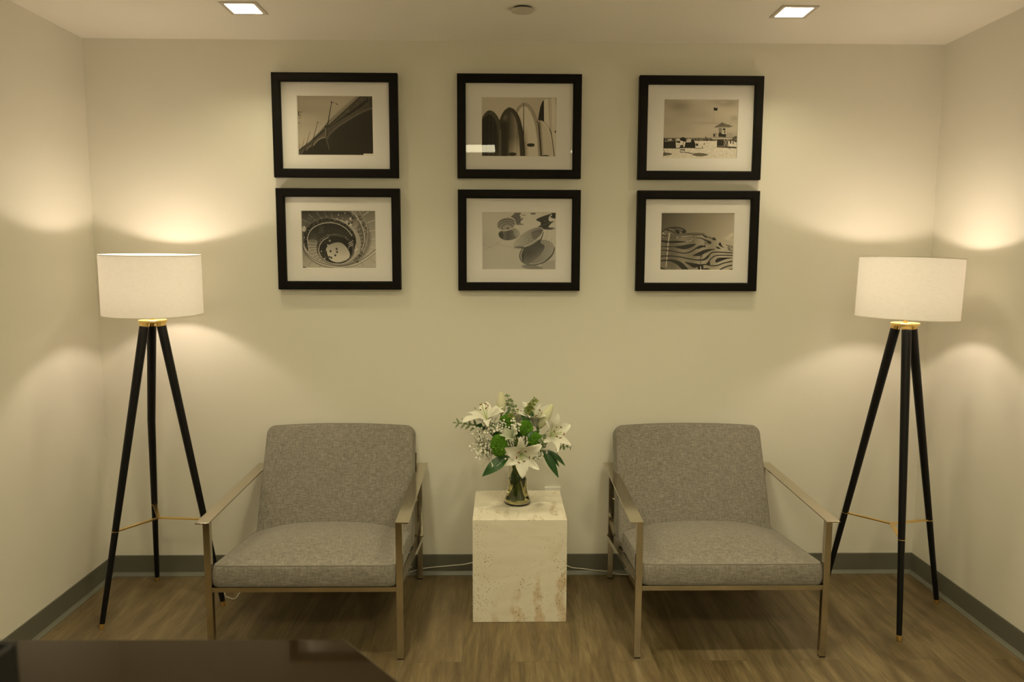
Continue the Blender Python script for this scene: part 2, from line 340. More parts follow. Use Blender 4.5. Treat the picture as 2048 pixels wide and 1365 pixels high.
def art_bridge():
    p = Paint([(45,50),(1662,47),(1688,1322),(82,1325)], seed=3)
    p.img = .73+.0*p.x; p.mix(np.clip((900-p.x)/900, 0, 1)*np.clip(1-abs(p.y-250)/450, 0, 1), .60, .8)
    p.mix(np.clip((p.y-500)/600, 0, 1), .82, .5); p.noise(300, 60, .06)
    for a in ((60,95,95,380),(130,130,60,420),(200,60,130,420),(215,60,160,380),(280,60,185,370)): p.line([(a[0],a[1]-40),(a[2],a[3])], 4, .5, .6)
    p.line([(65,395),(150,400)],7,.2); p.line([(75,390),(75,470)],18,.15); p.line([(60,470),(140,470)],6,.25); p.line([(110,400),(100,530)],6,.3); p.line([(65,525),(120,530)],6,.3); p.line([(65,635),(105,635)],12,.35)
    top = [(1310,47),(1040,280),(720,590),(630,700),(400,950),(250,1080),(82,1215)]
    bot = [(1662,290),(1560,330),(1400,400),(1180,530),(950,680),(800,810),(715,905)]
    p.poly(top+[(82,1330),(1690,1330),(1665,40)], .20)                       # dark mass under the arches
    p.noise(120, 90, .02, (p.img < .3)*1.0)
    p.poly(top[:3]+[(715,600),(715,905)]+bot[::-1]+[(1665,47)], .34)           # deck side
    p.noise(26, 22, .14, ((p.img > .3) & (p.img < .4))*1.0)
    p.poly([(1310,47),(1420,47),(700,690),(660,680),(1040,280)], .60)
    p.line([(1380,60),(700,650)], 6, .35); p.line([(1300,75),(720,600)], 6, .8, .6); p.line([(1420,50),(705,700)], 22, .17)
    for k in range(26):                                                       # balusters / brackets
        t = (k/26)**.85; x = 1560-(1560-720)*t; y = 130+(735-130)*t; h = 95*(1-t)+22
        p.line([(x,y-h*.3),(x-12,y+h*.5)], 26*(1-t)+12, .15); p.ell(x+14, y-h*.55, 9*(1-t)+4, 13*(1-t)+5, .5, .8)
    p.line([(1660,130),(1400,330),(1150,500),(900,640),(715,770)], 34, .42, .8, 6, 14); p.line([(1640,160),(1390,350),(1140,520),(900,660),(715,800)], 10, .22, .8, 6)
    p.line(bot, 60, .5, .8, 6, 40); p.line([(a,b-26) for a, b in bot], 9, .28, .9, 6); p.line(bot, 9, .33, 1, 6)
    p.poly([(1590,100),(1665,90),(1670,290),(1610,280)], .22, .7)
    # receding bays
    p.poly([(640,700),(640,950),(560,975),(470,1030),(395,1130),(385,980)], .42)
    p.line([(625,790),(400,990)], 34, .17, 1); p.line([(625,850),(390,1040)], 12, .3); p.line([(640,945),(560,965),(470,1030),(395,1120)], 22, .62, .9, 6)
    p.poly([(355,1000),(355,1130),(290,1160),(245,1230),(235,1090)], .4); p.line([(350,1060),(245,1140)], 18, .18); p.line([(350,1130),(290,1165),(245,1225)], 12, .6)
    p.poly([(210,1120),(200,1215),(150,1290),(110,1325),(85,1325),(90,1215)], .35); p.line([(200,1150),(90,1240)], 14, .18); p.line([(180,1240),(130,1320)], 9, .55)
    p.line([(630,700),(400,950),(250,1080),(90,1205)], 16, .66, 1, 6, 6)
    # piers
    p.poly([(645,740),(720,700),(715,900),(735,950),(690,1000),(650,960)], .36); p.line([(660,760),(650,930)], 12, .62); p.line([(695,720),(690,900)], 26, .26)
    p.line([(672,990),(720,1120),(735,1220)], 34, .36, .9, 6, 14); p.line([(690,1030),(735,1200)], 8, .5, .7)
    p.line([(375,1000),(365,1150)], 26, .32); p.line([(370,1150),(395,1250)], 12, .3, .8); p.line([(240,1090),(215,1220)], 20, .35)
    # lamp posts
    for (x0,y0,x1,y1,w) in ((785,180,700,680,20),(487,610,385,1000,13),(322,820,245,1090,9),(200,965,145,1190,7),(103,1085,85,1180,6)):
        p.line([(x0,y0),(x1,y1)], w*.55, .15, 1, 0, w*1.1)
    p.ell(785,185,14,22,.12); p.ell(487,618,9,16,.15); p.line([(790,190),(860,195),(920,235)], 7, .3, .9, 4); p.ell(905,225,22,8,.2,1,.5); p.line([(490,615),(580,635)], 6, .5, .7)
    p.poly([(1475,1290),(1690,1288),(1690,1330),(1480,1330)], 1.0)
    return p.out()

def art_boards():
    p = Paint([(45,52),(1648,52),(1640,1322),(50,1322)], seed=5)
    p.img = .88-.06*np.clip((p.x-700)/900, 0, 1)
    W = lambda: None
    p.poly([(1385,90),(1660,50),(1660,1330),(1600,1330),(1500,760),(1385,570)], .95); p.line([(1490,50),(1520,800)], 16, .62, 1, 0, 10); p.line([(1530,50),(1550,880)], 8, .6); p.line([(1640,50),(1650,330)], 8, .25)
    # fin
    p.poly([(1380,100),(1340,150),(1300,260),(1255,540),(1385,570)], .17)
    # third, pale board
    b3 = [(785,330),(840,240),(940,172),(1040,195),(1130,290),(1220,480),(1262,650),(1300,950),(1330,1330),(900,1330),(800,400)]
    p.poly(b3, .72, 1); p.line(b3[:9], 7, .42, .9, 5)
    i3 = [(815,395),(870,290),(945,235),(1020,260),(1090,360),(1160,520),(1200,680),(1240,950),(1265,1330),(900,1330)]
    p.poly(i3, lambda x, y: .95-.35*np.exp(-((x-960)/60)**2)*np.clip((y-650)/500, 0, 1)-.3*np.clip(1-(x-800)/130, 0, 1)*np.clip((y-350)/300, 0, 1))
    p.line([(944,175),(944,1330)], 12, .22, 1, 0, 26)
    # fourth board right
    b4 = [(1270,535),(1330,545),(1400,580),(1470,660),(1530,800),(1580,1050),(1620,1330),(1320,1330),(1290,950)]
    p.poly(b4, lambda x, y: .90-.4*np.exp(-((x-1275-(y-535)*.06)/38)**2)); p.line(b4[:7], 8, .62, .9, 5); p.line([(1510,730),(1555,900),(1610,1330)], 18, .28, .9, 5, 14); p.line([(1290,560),(1390,610),(1470,740),(1540,1000)], 24, .98, .5, 5)
    p.line([(1232,560),(1265,640),(1290,900),(1325,1330)], 14, .18, 1, 5, 26)
    # second board
    b2 = [(425,560),(470,440),(540,330),(630,270),(720,300),(810,400),(880,560),(925,760),(955,1000),(960,1330),(430,1330)]
    p.poly(b2, .30); p.poly([(450,620),(490,500),(560,400),(640,345),(710,390),(770,500),(815,680),(850,950),(870,1330),(450,1330)],
        lambda x, y: np.clip(.2+.45*np.clip((x-560)/220, 0, 1)+.25*np.clip((y-900)/350, 0, 1)*(x > 620)+.3*np.exp(-((x-540)/60)**2-((y-480)/90)**2), 0, .85))
    p.line(b2[:9], 9, .16, .9, 5); p.line([(630,275),(615,1000)], 8, .12); p.line([(815,600),(800,1330)], 6, .3)
    p.line([(860,640),(930,900),(960,1330)], 40, .2, .8, 5)
    # first board
    b1 = [(45,520),(90,430),(160,355),(225,338),(300,370),(370,450),(425,560),(455,720),(475,950),(480,1330),(45,1330)]
    p.poly(b1, .34); p.line(b1[:9], 9, .2, .9, 5)
    p.poly([(45,560),(100,480),(190,420),(260,440),(320,520),(370,660),(395,850),(410,1330),(45,1330)], lambda x, y: .16+.16*np.clip((y-1000)/300, 0, 1)+.05*np.sin(x/14))
    p.line([(190,350),(180,700),(145,950),(120,1330)], 9, .1); p.line([(445,760),(430,1330)], 30, .5, .8)
    # badges
    for cx, cy in ((1100,1078),(705,1278),(1420,1330)):
        p.poly([(cx-75,cy-20),(cx-45,cy-34),(cx-25,cy-30),(cx,cy-42),(cx+25,cy-30),(cx+45,cy-34),(cx+78,cy-20),(cx+75,cy+20),(cx+45,cy+32),(cx,cy+38),(cx-45,cy+32),(cx-75,cy+20)], .14, 1, 4)
        for k in range(6): p.line([(cx-45+k*17,cy-8),(cx-42+k*17,cy+10)], 6, .5, .8)
    p.ell(1645, 785, 28, 30, .12)
    return p.out()

def art_beach():
    p = Paint([(85,60),(1672,66),(1640,1312),(58,1308)], seed=9)
    p.img = .84+.0*p.x; p.noise(380, 130, .16); p.noise(160, 60, .08)
    p.mix(np.exp(-((p.x-400)/230)**2-((p.y-200)/110)**2), .62, .7); p.mix(np.exp(-((p.x-1450)/260)**2-((p.y-130)/90)**2), .64, .7); p.mix(np.exp(-((p.x-1350)/110)**2-((p.y-110)/35)**2), .85, .7)
    p.mix(np.exp(-((p.x-1600)/90)**2-((p.y-460)/60)**2), .66, .6); p.mix(np.exp(-((p.x-1000)/400)**2-((p.y-560)/30)**2), .72, .6)
    p.poly([(50,878),(1660,878),(1660,945),(50,945)], .5); p.noise(8, 5, .2, ((p.y > 878) & (p.y < 945))*1.0)
    p.poly([(50,943),(1660,943),(1660,1330),(50,1330)], .96); p.noise(7, 4, .16, (p.y > 945)*1.0); p.noise(3, 3, .12, (p.y > 945)*1.0)
    for x, y, h in ((760,930,34),(815,935,46),(940,940,40),(975,935,80),(1000,935,60),(1085,930,30),(1110,932,26),(1015,940,25),(945,1020,26)): p.line([(x,y-h),(x,y)], 15, .22, .9)
    # cabanas
    p.poly([(58,890),(100,905),(100,960),(330,940),(335,1100),(60,1100)], .12); p.poly([(60,1085),(430,1095),(430,1108),(60,1106)], .2); p.noise(14, 8, .12, ((p.x < 340) & (p.y > 895) & (p.y < 1000))*1.0)
    p.line([(75,890),(90,960)], 22, .14); p.line([(120,900),(135,950)], 20, .15); p.poly([(150,930),(190,905),(240,900),(250,935)], .85); p.poly([(245,930),(250,895),(290,895),(325,935)], .2)
    p.poly([(320,930),(360,895),(450,885),(430,940)], .9); p.poly([(340,950),(430,945),(425,990),(350,985)], .25); p.poly([(335,1010),(430,1005),(430,1060),(335,1060)], .9)
    p.poly([(410,905),(450,875),(490,866),(530,880),(555,920),(560,960),(500,955),(440,930)], .12, 1, 4); p.poly([(555,925),(600,895),(660,900),(670,965),(560,955)], .85); p.line([(490,950),(490,1040)], 7, .3)
    p.poly([(540,975),(660,970),(665,930),(700,900),(730,950),(750,990),(755,1100),(520,1095)], .12); p.noise(12, 10, .1, ((p.x > 520) & (p.x < 760) & (p.y > 960) & (p.y < 1100))*1.0)
    p.poly([(760,1000),(815,1000),(815,1050),(760,1050)], .3); p.poly([(750,1095),(920,1100),(930,1108),(750,1108)], .3); p.line([(905,1070),(905,1105)], 14, .35)
    p.poly([(430,1035),(490,1030),(495,1100),(425,1100)], .2); p.line([(420,1085),(520,1085)], 22, .15); p.line([(440,1135),(520,1135)], 18, .12); p.line([(425,1185),(525,1188)], 12, .25); p.line([(430,1130),(430,1190)], 7, .3); p.line([(520,1100),(522,1190)], 7, .3)
    p.line([(60,1110),(100,1200)], 9, .3); p.poly([(55,1195),(150,1198),(240,1215),(230,1240),(100,1262),(55,1265)], .45, 1, 3); p.line([(540,1190),(690,1215)], 18, .45)
    p.poly([(690,1235),(740,1210),(850,1200),(960,1215),(1035,1240),(970,1262),(850,1275),(740,1262)], .48, 1, 4); p.noise(10, 6, .08, ((p.y > 1195) & (p.y < 1275) & (p.img < .6))*1.0)
    p.line([(60,1210),(58,1320)], 9, .25)
    # flag
    p.line([(1145,215),(1140,560)], 5, .6, .8); p.poly([(1145,228),(1190,240),(1230,235),(1222,265),(1225,298),(1190,295),(1150,295)], .12)
    # tower
    p.poly([(1170,640),(1310,560),(1330,540),(1350,562),(1500,610),(1545,630),(1480,655),(1180,665)], .5); p.line([(1180,640),(1325,560),(1560,630)], 9, .3, .9); p.noise(12, 5, .16, ((p.y > 560) & (p.y < 640) & (p.x > 1180) & (p.x < 1540))*1.0); p.line([(1160,652),(1500,655)], 10, .75)
    p.poly([(1240,660),(1430,655),(1440,860),(1230,865)], .86); p.poly([(1255,675),(1325,675),(1325,770),(1255,770)], .58); p.line([(1255,675),(1325,675)], 9, .3); p.poly([(1345,670),(1400,670),(1400,715),(1345,715)], .17); p.poly([(1375,730),(1400,730),(1400,775),(1375,775)], .15); p.line([(1372,668),(1372,720)], 6, .6)
    p.poly([(1255,770),(1320,768),(1320,795),(1420,795),(1415,860),(1250,855)], .2); p.line([(1240,660),(1240,870)], 9, .7); p.line([(1432,655),(1440,870)], 9, .75)
    p.poly([(1145,790),(1175,785),(1175,850),(1145,850)], .15); p.line([(1185,745),(1190,865)], 6, .5)
    for x in (1140,1200,1440,1490,1540): p.line([(x,785),(x,870)], 7, .55)
    p.line([(1140,790),(1240,792)], 7, .6); p.line([(1430,790),(1550,788)], 7, .6); p.line([(1440,825),(1550,825)], 6, .7); p.line([(1135,870),(1560,872)], 14, .6); p.line([(1120,890),(1560,892)], 18, .92)
    p.line([(1190,905),(1240,945)], 8, .75); p.poly([(1225,918),(1375,918),(1370,1055),(1218,1055)], .2); p.noise(14, 20, .08, ((p.x > 1220) & (p.x < 1375) & (p.y > 915) & (p.y < 1055))*1.0)
    p.poly([(1375,918),(1455,918),(1455,1050),(1375,1050)], .3); p.line([(1380,920),(1445,1040)], 10, .85); p.line([(1445,920),(1380,1040)], 10, .85); p.line([(1375,918),(1375,1050)], 8, .8); p.line([(1458,905),(1462,1060)], 10, .7)
    p.poly([(1215,1060),(1460,1062),(1650,1072),(1650,1100),(1450,1090),(1215,1080)], .25); p.line([(1220,1052),(1460,1058)], 9, .6); p.line([(1485,1060),(1492,1120)], 12, .3)
    p.poly([(1560,870),(1600,840),(1660,835),(1660,880),(1650,930),(1600,930)], .45); p.line([(1570,870),(1660,868)], 8, .2); p.line([(1510,930),(1515,990)], 24, .18); p.line([(1575,900),(1570,1000)], 18, .2); p.poly([(1600,935),(1650,935),(1650,970),(1600,965)], .25); p.line([(1540,880),(1600,930)], 10, .3); p.line([(1490,920),(1530,960)], 8, .4)
    return p.out()

def art_stair():
    p = Paint([(45,47),(1672,47),(1690,1305),(80,1305)], seed=11)
    # outer treads, light toward the lower right, dark toward the upper left
    p.img = np.clip(.42+.35*(p.y-200)/1000+.18*(p.x-300)/1300, .1, .82)
    p.mix(np.clip(1-abs(p.y-60)/230, 0, 1)*((p.x > 50) & (p.x < 1250)), .2, .8)
    C = (800,640)
    def ray(ang, r0, r1, w, v, cx=820, cy=640, ax=1.0, ay=.86, al=.9):
        a = math.radians(ang); p.line([(cx+r0*ax*math.cos(a), cy+r0*ay*math.sin(a)), (cx+r1*ax*math.cos(a), cy+r1*ay*math.sin(a))], w, v, al, 0, w*1.4)
    for (a,b) in (((235,325),(75,235)),((365,255),(205,120)),((490,215),(375,75)),((605,192),(550,75)),((725,190),(705,80)),((938,258),(955,180))): p.line([a,b], 15, .66, .85, 0, 12)
    for (a,b) in (((1415,135),(1520,65)),((1490,305),(1665,245)),((1520,490),(1690,470)),((1530,655),(1690,668)),((1480,820),(1650,865)),((1410,965),(1560,1020))): p.line([a,b], 17, .92, .8); p.line([(a[0],a[1]+16),(b[0],b[1]+16)], 7, .5, .6)
    for (a,b) in (((1560,1100),(1690,1190)),((1330,1150),(1420,1240)),((270,1160),(190,1260)),((150,1010),(90,1040)),((470,1240),(440,1300)),((1040,1260),(1060,1300))): p.line([a,b], 9, .45, .7)
    # shadow band outside the big balustrade
    p.ell(800, 670, 735, 600, .3, .5, 0, 60, 60)
    # outer sweeping rail going out upper right & lower right
    p.line([(1170,50),(1300,190),(1400,370),(1450,560),(1430,760),(1360,950),(1220,1090)], 120, .5, 1, 8); p.noise(9, 9, .45, ((p.img > .47) & (p.img < .53))*1.0)
    p.line([(1160,50),(1270,170),(1370,350),(1430,560),(1420,780),(1330,950),(1180,1100),(1000,1180)], 13, .95, 1, 8); p.line([(1320,50),(1430,200),(1500,400),(1515,560),(1480,760),(1400,960)], 12, .85, 1, 8); p.line([(1345,60),(1450,220),(1520,420),(1530,560),(1495,760)], 9, .25, .8, 8)
    # inner flight of treads (right side)
    p.poly([(1240,560),(1330,300),(1420,560),(1410,780),(1330,950),(1130,1090),(1160,1000),(1230,850)], .45, .9, 4)
    for (a,b) in (((1160,440),(1255,360)),((1210,505),(1340,430)),((1240,580),(1370,530)),((1255,660),(1400,620)),((1260,720),(1400,705)),((1265,795),(1395,790)),((1250,860),(1370,870)),((1220,930),(1330,975)),((1180,980),(1260,1040)),((1130,1020),(1200,1090))): p.line([a,b], 11, .88, .85)
    # big balustrade ring (dark carved band) and its pale rails
    p.ell(720, 740, 640, 530, .74, 1, 0.15, 3)
    p.ell(670, 690, 585, 475, .22, 1, 0.18, 3); p.noise(9, 8, .5, ((p.img > .2) & (p.img < .24))*1.0)
    p.line([(110,620),(85,740),(110,880),(230,1060),(420,1190),(660,1265),(930,1285),(1200,1230),(1450,1110),(1690,930)], 16, .92, 1, 8); p.line([(100,640),(95,860),(210,1030),(400,1160),(640,1235),(930,1255),(1190,1200),(1440,1080),(1690,880)], 14, .35, .8, 8); p.line([(90,640),(85,880),(200,1060),(400,1210),(650,1290),(930,1305),(1210,1255),(1460,1130),(1690,960)], 8, .3, .8, 8)
    p.ell(690, 720, 520, 415, .18, 1, 0.2, 3)
    p.line([(215,960),(185,760),(190,600),(260,460),(400,360),(570,310),(730,305),(900,350),(1050,450),(1160,590)], 12, .95, 1, 8)
    # inner dark well, lighter on its lower left flight
    p.poly([(190,700),(230,960),(400,1120),(600,1200),(860,1250),(1080,1180),(1230,1000),(1240,760),(1200,900),(1000,1170),(700,1190),(480,1060),(380,860),(390,700)], .66, 1, 6)
    p.mix(np.exp(-((p.x-300)/130)**2-((p.y-700)/170)**2)*((p.x-690)**2/500**2+(p.y-720)**2/400**2 < 1), .42, .7)
    p.poly([(440,390),(540,370),(540,520),(430,540)], .3, .8)
    for k in range(26):
        a = math.radians(150+k*8.2); p.line([(760+390*math.cos(a), 860+330*math.sin(a)), (750+560*math.cos(a)*.95, 840+430*math.sin(a)*.95)], 8, .55 if k > 4 else .75, .55)
    for (a,b) in (((200,750),(375,765)),((210,820),(370,820)),((225,890),(370,875)),((240,960),(390,925)),((290,1030),(420,980)),((350,1090),(450,1030)),((420,1150),(500,1080)),((520,1190),(570,1120))): p.line([a,b], 11, .9, .8)
    # inner ring
    p.ell(790, 880, 412, 340, .34, 1, 0.1, 3); p.noise(8, 8, .3, ((p.img > .33) & (p.img < .35))*1.0)
    p.ell(800, 890, 365, 300, .14, 1, 0.1, 3)
    p.line([(640,625),(540,680),(460,780),(430,900),(460,1020),(560,1130),(720,1200),(880,1215),(1040,1180),(1180,1080),(1240,950),(1245,800)], 13, .88, 1, 8)
    p.line([(420,900),(440,1040),(560,1160),(720,1225),(900,1240),(1090,1190),(1230,1060)], 16, .6, .9, 8)
    # pale floor of the well
    p.poly([(830,735),(950,760),(1050,860),(1110,980),(1090,1080),(980,1150),(850,1180),(720,1150),(640,1080),(600,980),(590,870),(680,780)], lambda x, y: .70+.2*np.clip((y-760)/300, 0, 1), 1, 6)
    p.poly([(450,920),(560,900),(620,1000),(640,1110),(580,1110),(480,1020)], .2, .9, 4); p.noise(7, 7, .4, (((p.x-540)**2/95**2+(p.y-990)**2/130**2) < 1)*1.0)
    for (a,b) in (((1080,760),(1185,695)),((1090,795),(1185,745)),((1090,830),(1190,790))): p.line([a,b], 12, .92)
    for x,y,s_ in ((670,700,22),(630,800,24),(490,935,16),(690,905,15),(1250,900,34),(1130,215,34),(1130,350,30),(1050,275,26),(100,440,60),(865,130,18),(1010,90,16),(830,210,12),(1085,860,14),(560,1090,20),(970,1140,14)):
        p.ell(x, y, s_*.8, s_, .85, .9)
        p.noise(5, 5, .4, (((p.x-x)**2+(p.y-y)**2) < (s_*1.3)**2)*1.0)
    for x,y in ((590,950),(685,930),(830,945),(790,1020),(660,1060),(705,1075),(820,880),(1280,1165),(1165,190),(1160,290),(1090,320)):
        p.ell(x, y, 22, 26, .15, .9); p.ell(x-5, y-12, 9, 10, .8, .7)
    p.line([(85,1285),(150,1305)], 22, .15)
    return p.out()

def art_spools():
    p = Paint([(52,58),(1668,58),(1655,1312),(65,1312)], seed=13)
    p.img = .90-.05*np.clip((p.y-300)/900, 0, 1)-.05*np.clip((500-p.x)/500, 0, 1); p.noise(200, 120, .05)
    for l in (((65,765),(225,825)),((80,900),(225,825)),((225,825),(480,670)),((350,740),(960,900)),((1500,440),(1440,670)),((1600,600),(1560,680))): p.line(l, 6, .62, .8)
    # far dark spools
    p.poly([(680,150),(740,95),(770,62),(900,62),(870,120),(900,160),(880,190),(960,178),(900,240),(890,290),(940,320),(800,320),(760,200)], .45, 1, 3); p.poly([(780,300),(960,300),(930,330),(800,330)], .6, .8, 3); p.line([(790,240),(955,185)], 9, .62, .8)
    p.line([(920,112),(1000,112)], 14, .5); p.poly([(1110,62),(1230,62),(1210,100),(1120,98)], .45)
    p.poly([(1240,200),(1560,80),(1520,150),(1510,220),(1550,250),(1630,240),(1550,310),(1510,380),(1620,400),(1560,430),(1400,420),(1270,380),(1330,330),(1330,270)], .25, 1, 4); p.line([(1330,350),(1500,290),(1600,250)], 10, .5, .8, 4); p.ell(1430,245,18,14,.5,.7)
    p.poly([(1570,62),(1670,62),(1670,185),(1600,180),(1540,150),(1585,120)], .18)
    p.ell(1560,400,110,22,.4,.6,0,20)
    # small spool
    p.ell(640, 530, 230, 135, .52, 1, -.12, 4); p.ell(640, 520, 228, 130, lambda x, y: .55+.2*np.clip((x-600)/250, -1, 1), 1, -.12, 4)
    p.poly([(415,500),(420,570),(520,660),(560,600),(500,480)], .28, .8, 4)
    p.poly([(500,450),(720,450),(740,530),(800,620),(620,665),(510,650),(520,560)], lambda x, y: .38+.14*abs(x-620)/130, 1, 4)
    p.ell(572, 315, 222, 148, .86, 1, -.22, 3); p.ell(574, 308, 200, 130, lambda x, y: .62+.1*np.sin(((x-600)**2+(y-390)**2*2)**.5/11)-.1*np.clip((430-y)/250, 0, 1), 1, -.22, 3); p.ell(600, 385, 85, 55, .72, .8); p.ell(610, 403, 22, 14, .2)
    # large spool
    p.ell(1250, 940, 400, 270, .45, 1, -.35, 4); p.ell(1265, 925, 390, 250, .78, 1, -.38, 3)
    p.ell(1270, 918, 378, 240, lambda x, y: np.clip(.54+.18*(x-1000)/600, .4, .76)+.03*np.sin(((x-1150)**2+(y-800)**2*1.7)**.5/9), 1, -.38, 3)
    p.poly([(1640,800),(1640,900),(1560,1040),(1440,1140),(1350,1185),(1500,1060),(1600,940)], .2, .7, 4)
    p.poly([(965,870),(920,1000),(935,1120),(1010,1190),(1020,1000),(1000,880)], .3, .9, 4)
    p.poly([(960,820),(1080,800),(1250,700),(1340,600),(1310,660),(1330,720),(1420,800),(1350,960),(1200,1100),(1050,1200),(960,1150),(985,950)], lambda x, y: .36+.16*np.clip((x-1080)/300, 0, 1)*np.clip((y-760)/200, 0, 1)+.16*np.clip((y-960)/220, 0, 1), 1, 5)
    p.poly([(1340,620),(1400,470),(1385,560),(1330,700),(1300,690)], .28, .9, 4)
    p.ell(1065, 612, 385, 150, .82, 1, -.56, 3); p.ell(1068, 603, 362, 130, lambda x, y: .66+.03*np.sin(((x-1180)**2+(y-660)**2*2)**.5/10)+.12*np.clip((1100-x)/300, -.6, 1), 1, -.56, 3)
    p.poly([(1140,480),(1330,430),(1380,450),(1300,570),(1200,650),(1150,600)], .36, .55, 4)
    for k in range(5): p.line([(1130,530+k*28),(1230,505+k*28),(1320,500+k*22)], 7, .72, .6, 4)
    p.ell(860, 815, 110, 26, .5, .6, -.1, 6); p.poly([(740,800),(860,845),(960,840),(960,815),(850,825)], .3, .8, 3)
    p.poly([(1350,1190),(1500,1120),(1660,1100),(1660,1312),(1340,1312)], .6, .45); p.ell(1150, 1265, 230, 50, .52, .8, .1, 12)
    return p.out()

def art_waves():
    p = Paint([(92,55),(1718,60),(1665,1318),(55,1315)], seed=17)
    p.img = np.clip(.36+.40*(p.x-100)/1600+.1*(p.y-60)/700, .3, .82); p.noise(260, 160, .04)
    p.ell(1650, 540, 90, 35, .95, .8, -.4, 40); p.ell(1570, 620, 70, 24, .92, .8, .1, 30); p.ell(1680, 650, 40, 25, .92, .6, 0, 30)
    body = [(80,500),(120,450),(210,390),(350,360),(520,385),(620,450),(630,500),(800,485),(880,490),(950,460),(1030,480),(1085,520),(1200,580),(1300,640),(1400,690),(1480,800),(1690,820),(1690,1330),(50,1330)]
    p.poly(body, lambda x, y: np.clip(.42+.32*(x-100)/1300+.06*(y-600)/700+.05*np.sin(x/70), .36, .84))
    D = .14
    def L(pts, w, w2=None): p.line(pts, w, D, 1, 8, w2)
    def S(pts): p.poly(pts, D, 1, 6)
    p.poly([(90,500),(210,400),(350,370),(520,390),(620,450),(600,500),(300,520),(90,560)], .5, .9, 4)
    L([(90,470),(200,400),(350,372),(500,385),(600,430),(625,470)], 20, 34); L([(210,430),(300,450),(380,505)], 30, 14); L([(380,380),(380,500)], 12); S([(400,430),(460,430),(490,470),(480,510),(420,505)]); L([(310,395),(430,410),(520,450),(590,450)], 12); S([(540,450),(625,440),(620,490),(560,510)]); p.ell(130,500,18,14,.9); p.line([(120,575),(175,525)], 16, .9); L([(90,560),(200,545)], 22)
    p.poly([(300,520),(640,500),(800,485),(1000,490),(1080,515),(1000,545),(640,550),(300,580)], .42, .9); p.line([(560,580),(800,548),(1000,548)], 9, .85, .8, 6); L([(640,500),(800,540),(1010,540),(1100,575),(1230,620)], 10, 16); p.ell(435,592,20,11,1); p.ell(345,598,26,6,.8); p.ell(548,582,12,11,.9)
    L([(300,600),(560,585)], 7); L([(800,540),(800,690)], 9); p.line([(620,690),(740,665),(810,615),(950,615),(1050,660)], 13, .8, .8, 6); L([(820,605),(960,610),(1060,650),(1180,700)], 10, 40)
    S([(80,650),(250,670),(450,670),(640,690),(500,710),(250,720),(90,690)])
    S([(370,800),(560,770),(700,745),(850,740),(780,800),(650,850),(520,850)]); L([(75,795),(250,800),(400,805)], 16)
    L([(70,880),(250,885),(420,920),(600,945),(740,910),(900,810),(960,785),(1060,795)], 16, 34); S([(860,830),(960,780),(1060,790),(1000,815),(900,850)]); L([(1060,655),(1060,790)], 12)
    S([(780,1000),(900,930),(1080,860),(1290,850),(1180,890),(1050,950),(960,1000),(850,1010)])
    L([(65,1015),(250,1005),(500,1030),(700,1070),(900,1100),(1020,1085),(1130,1000),(1220,930),(1350,920),(1690,940)], 26, 24); S([(900,1085),(1020,1070),(1130,990),(1180,960),(1120,1060),(1020,1110),(900,1110)])
    L([(60,1115),(250,1105),(400,1130),(520,1190),(640,1320)], 26, 90); S([(230,1100),(400,1120),(520,1190),(700,1320),(560,1320),(430,1200)])
    S([(600,1145),(750,1160),(960,1200),(1020,1215),(900,1250),(800,1270),(700,1210)]); L([(960,1205),(1080,1195),(1130,1150),(1200,1060),(1330,995),(1690,995)], 26, 22); L([(1090,1195),(1200,1225),(1330,1220),(1480,1165),(1690,1120)], 22, 26); S([(1080,1190),(1150,1120),(1170,1200),(1110,1220)])
    S([(1285,1140),(1310,1080),(1400,1045),(1690,1045),(1560,1070),(1440,1110),(1330,1150)]); L([(1390,1315),(1520,1250),(1690,1205)], 30, 24); S([(1020,1290),(1100,1280),(1180,1320),(1020,1320)]); L([(1600,1320),(1690,1300)], 26); L([(60,1270),(180,1320)], 30)
    L([(950,1000),(955,1200)], 12); L([(985,1000),(985,1060)], 8); p.ell(980,1005,20,20,D,1,0,2,8); S([(895,1230),(940,1215),(945,1320),(900,1320)]); S([(970,1230),(1015,1215),(1015,1320),(975,1320)]); p.line([(958,1240),(962,1320)], 12, .95)
    S([(1010,550),(1090,560),(1100,600),(1060,590)]); S([(1220,620),(1260,590),(1310,650),(1240,650)]); S([(1100,680),(1180,680),(1200,720),(1160,740)]); L([(1075,740),(1110,700),(1130,760)], 10); S([(1360,750),(1400,700),(1440,780),(1490,820),(1420,800)]); S([(1300,800),(1340,800),(1410,840),(1340,845)]); L([(1530,760),(1690,800)], 14); L([(1570,800),(1600,870),(1690,885)], 14); L([(1600,780),(1605,880)], 12); L([(1620,830),(1690,815)], 12)
    # bright reflection column
    p.line([(265,505),(235,720),(215,950),(185,1240)], 28, .98, .75, 6, 22); 
    for y in (690,800,885,1010,1110): p.line([(175,y),(290,y+2)], 24, D, .85)
    return p.out()
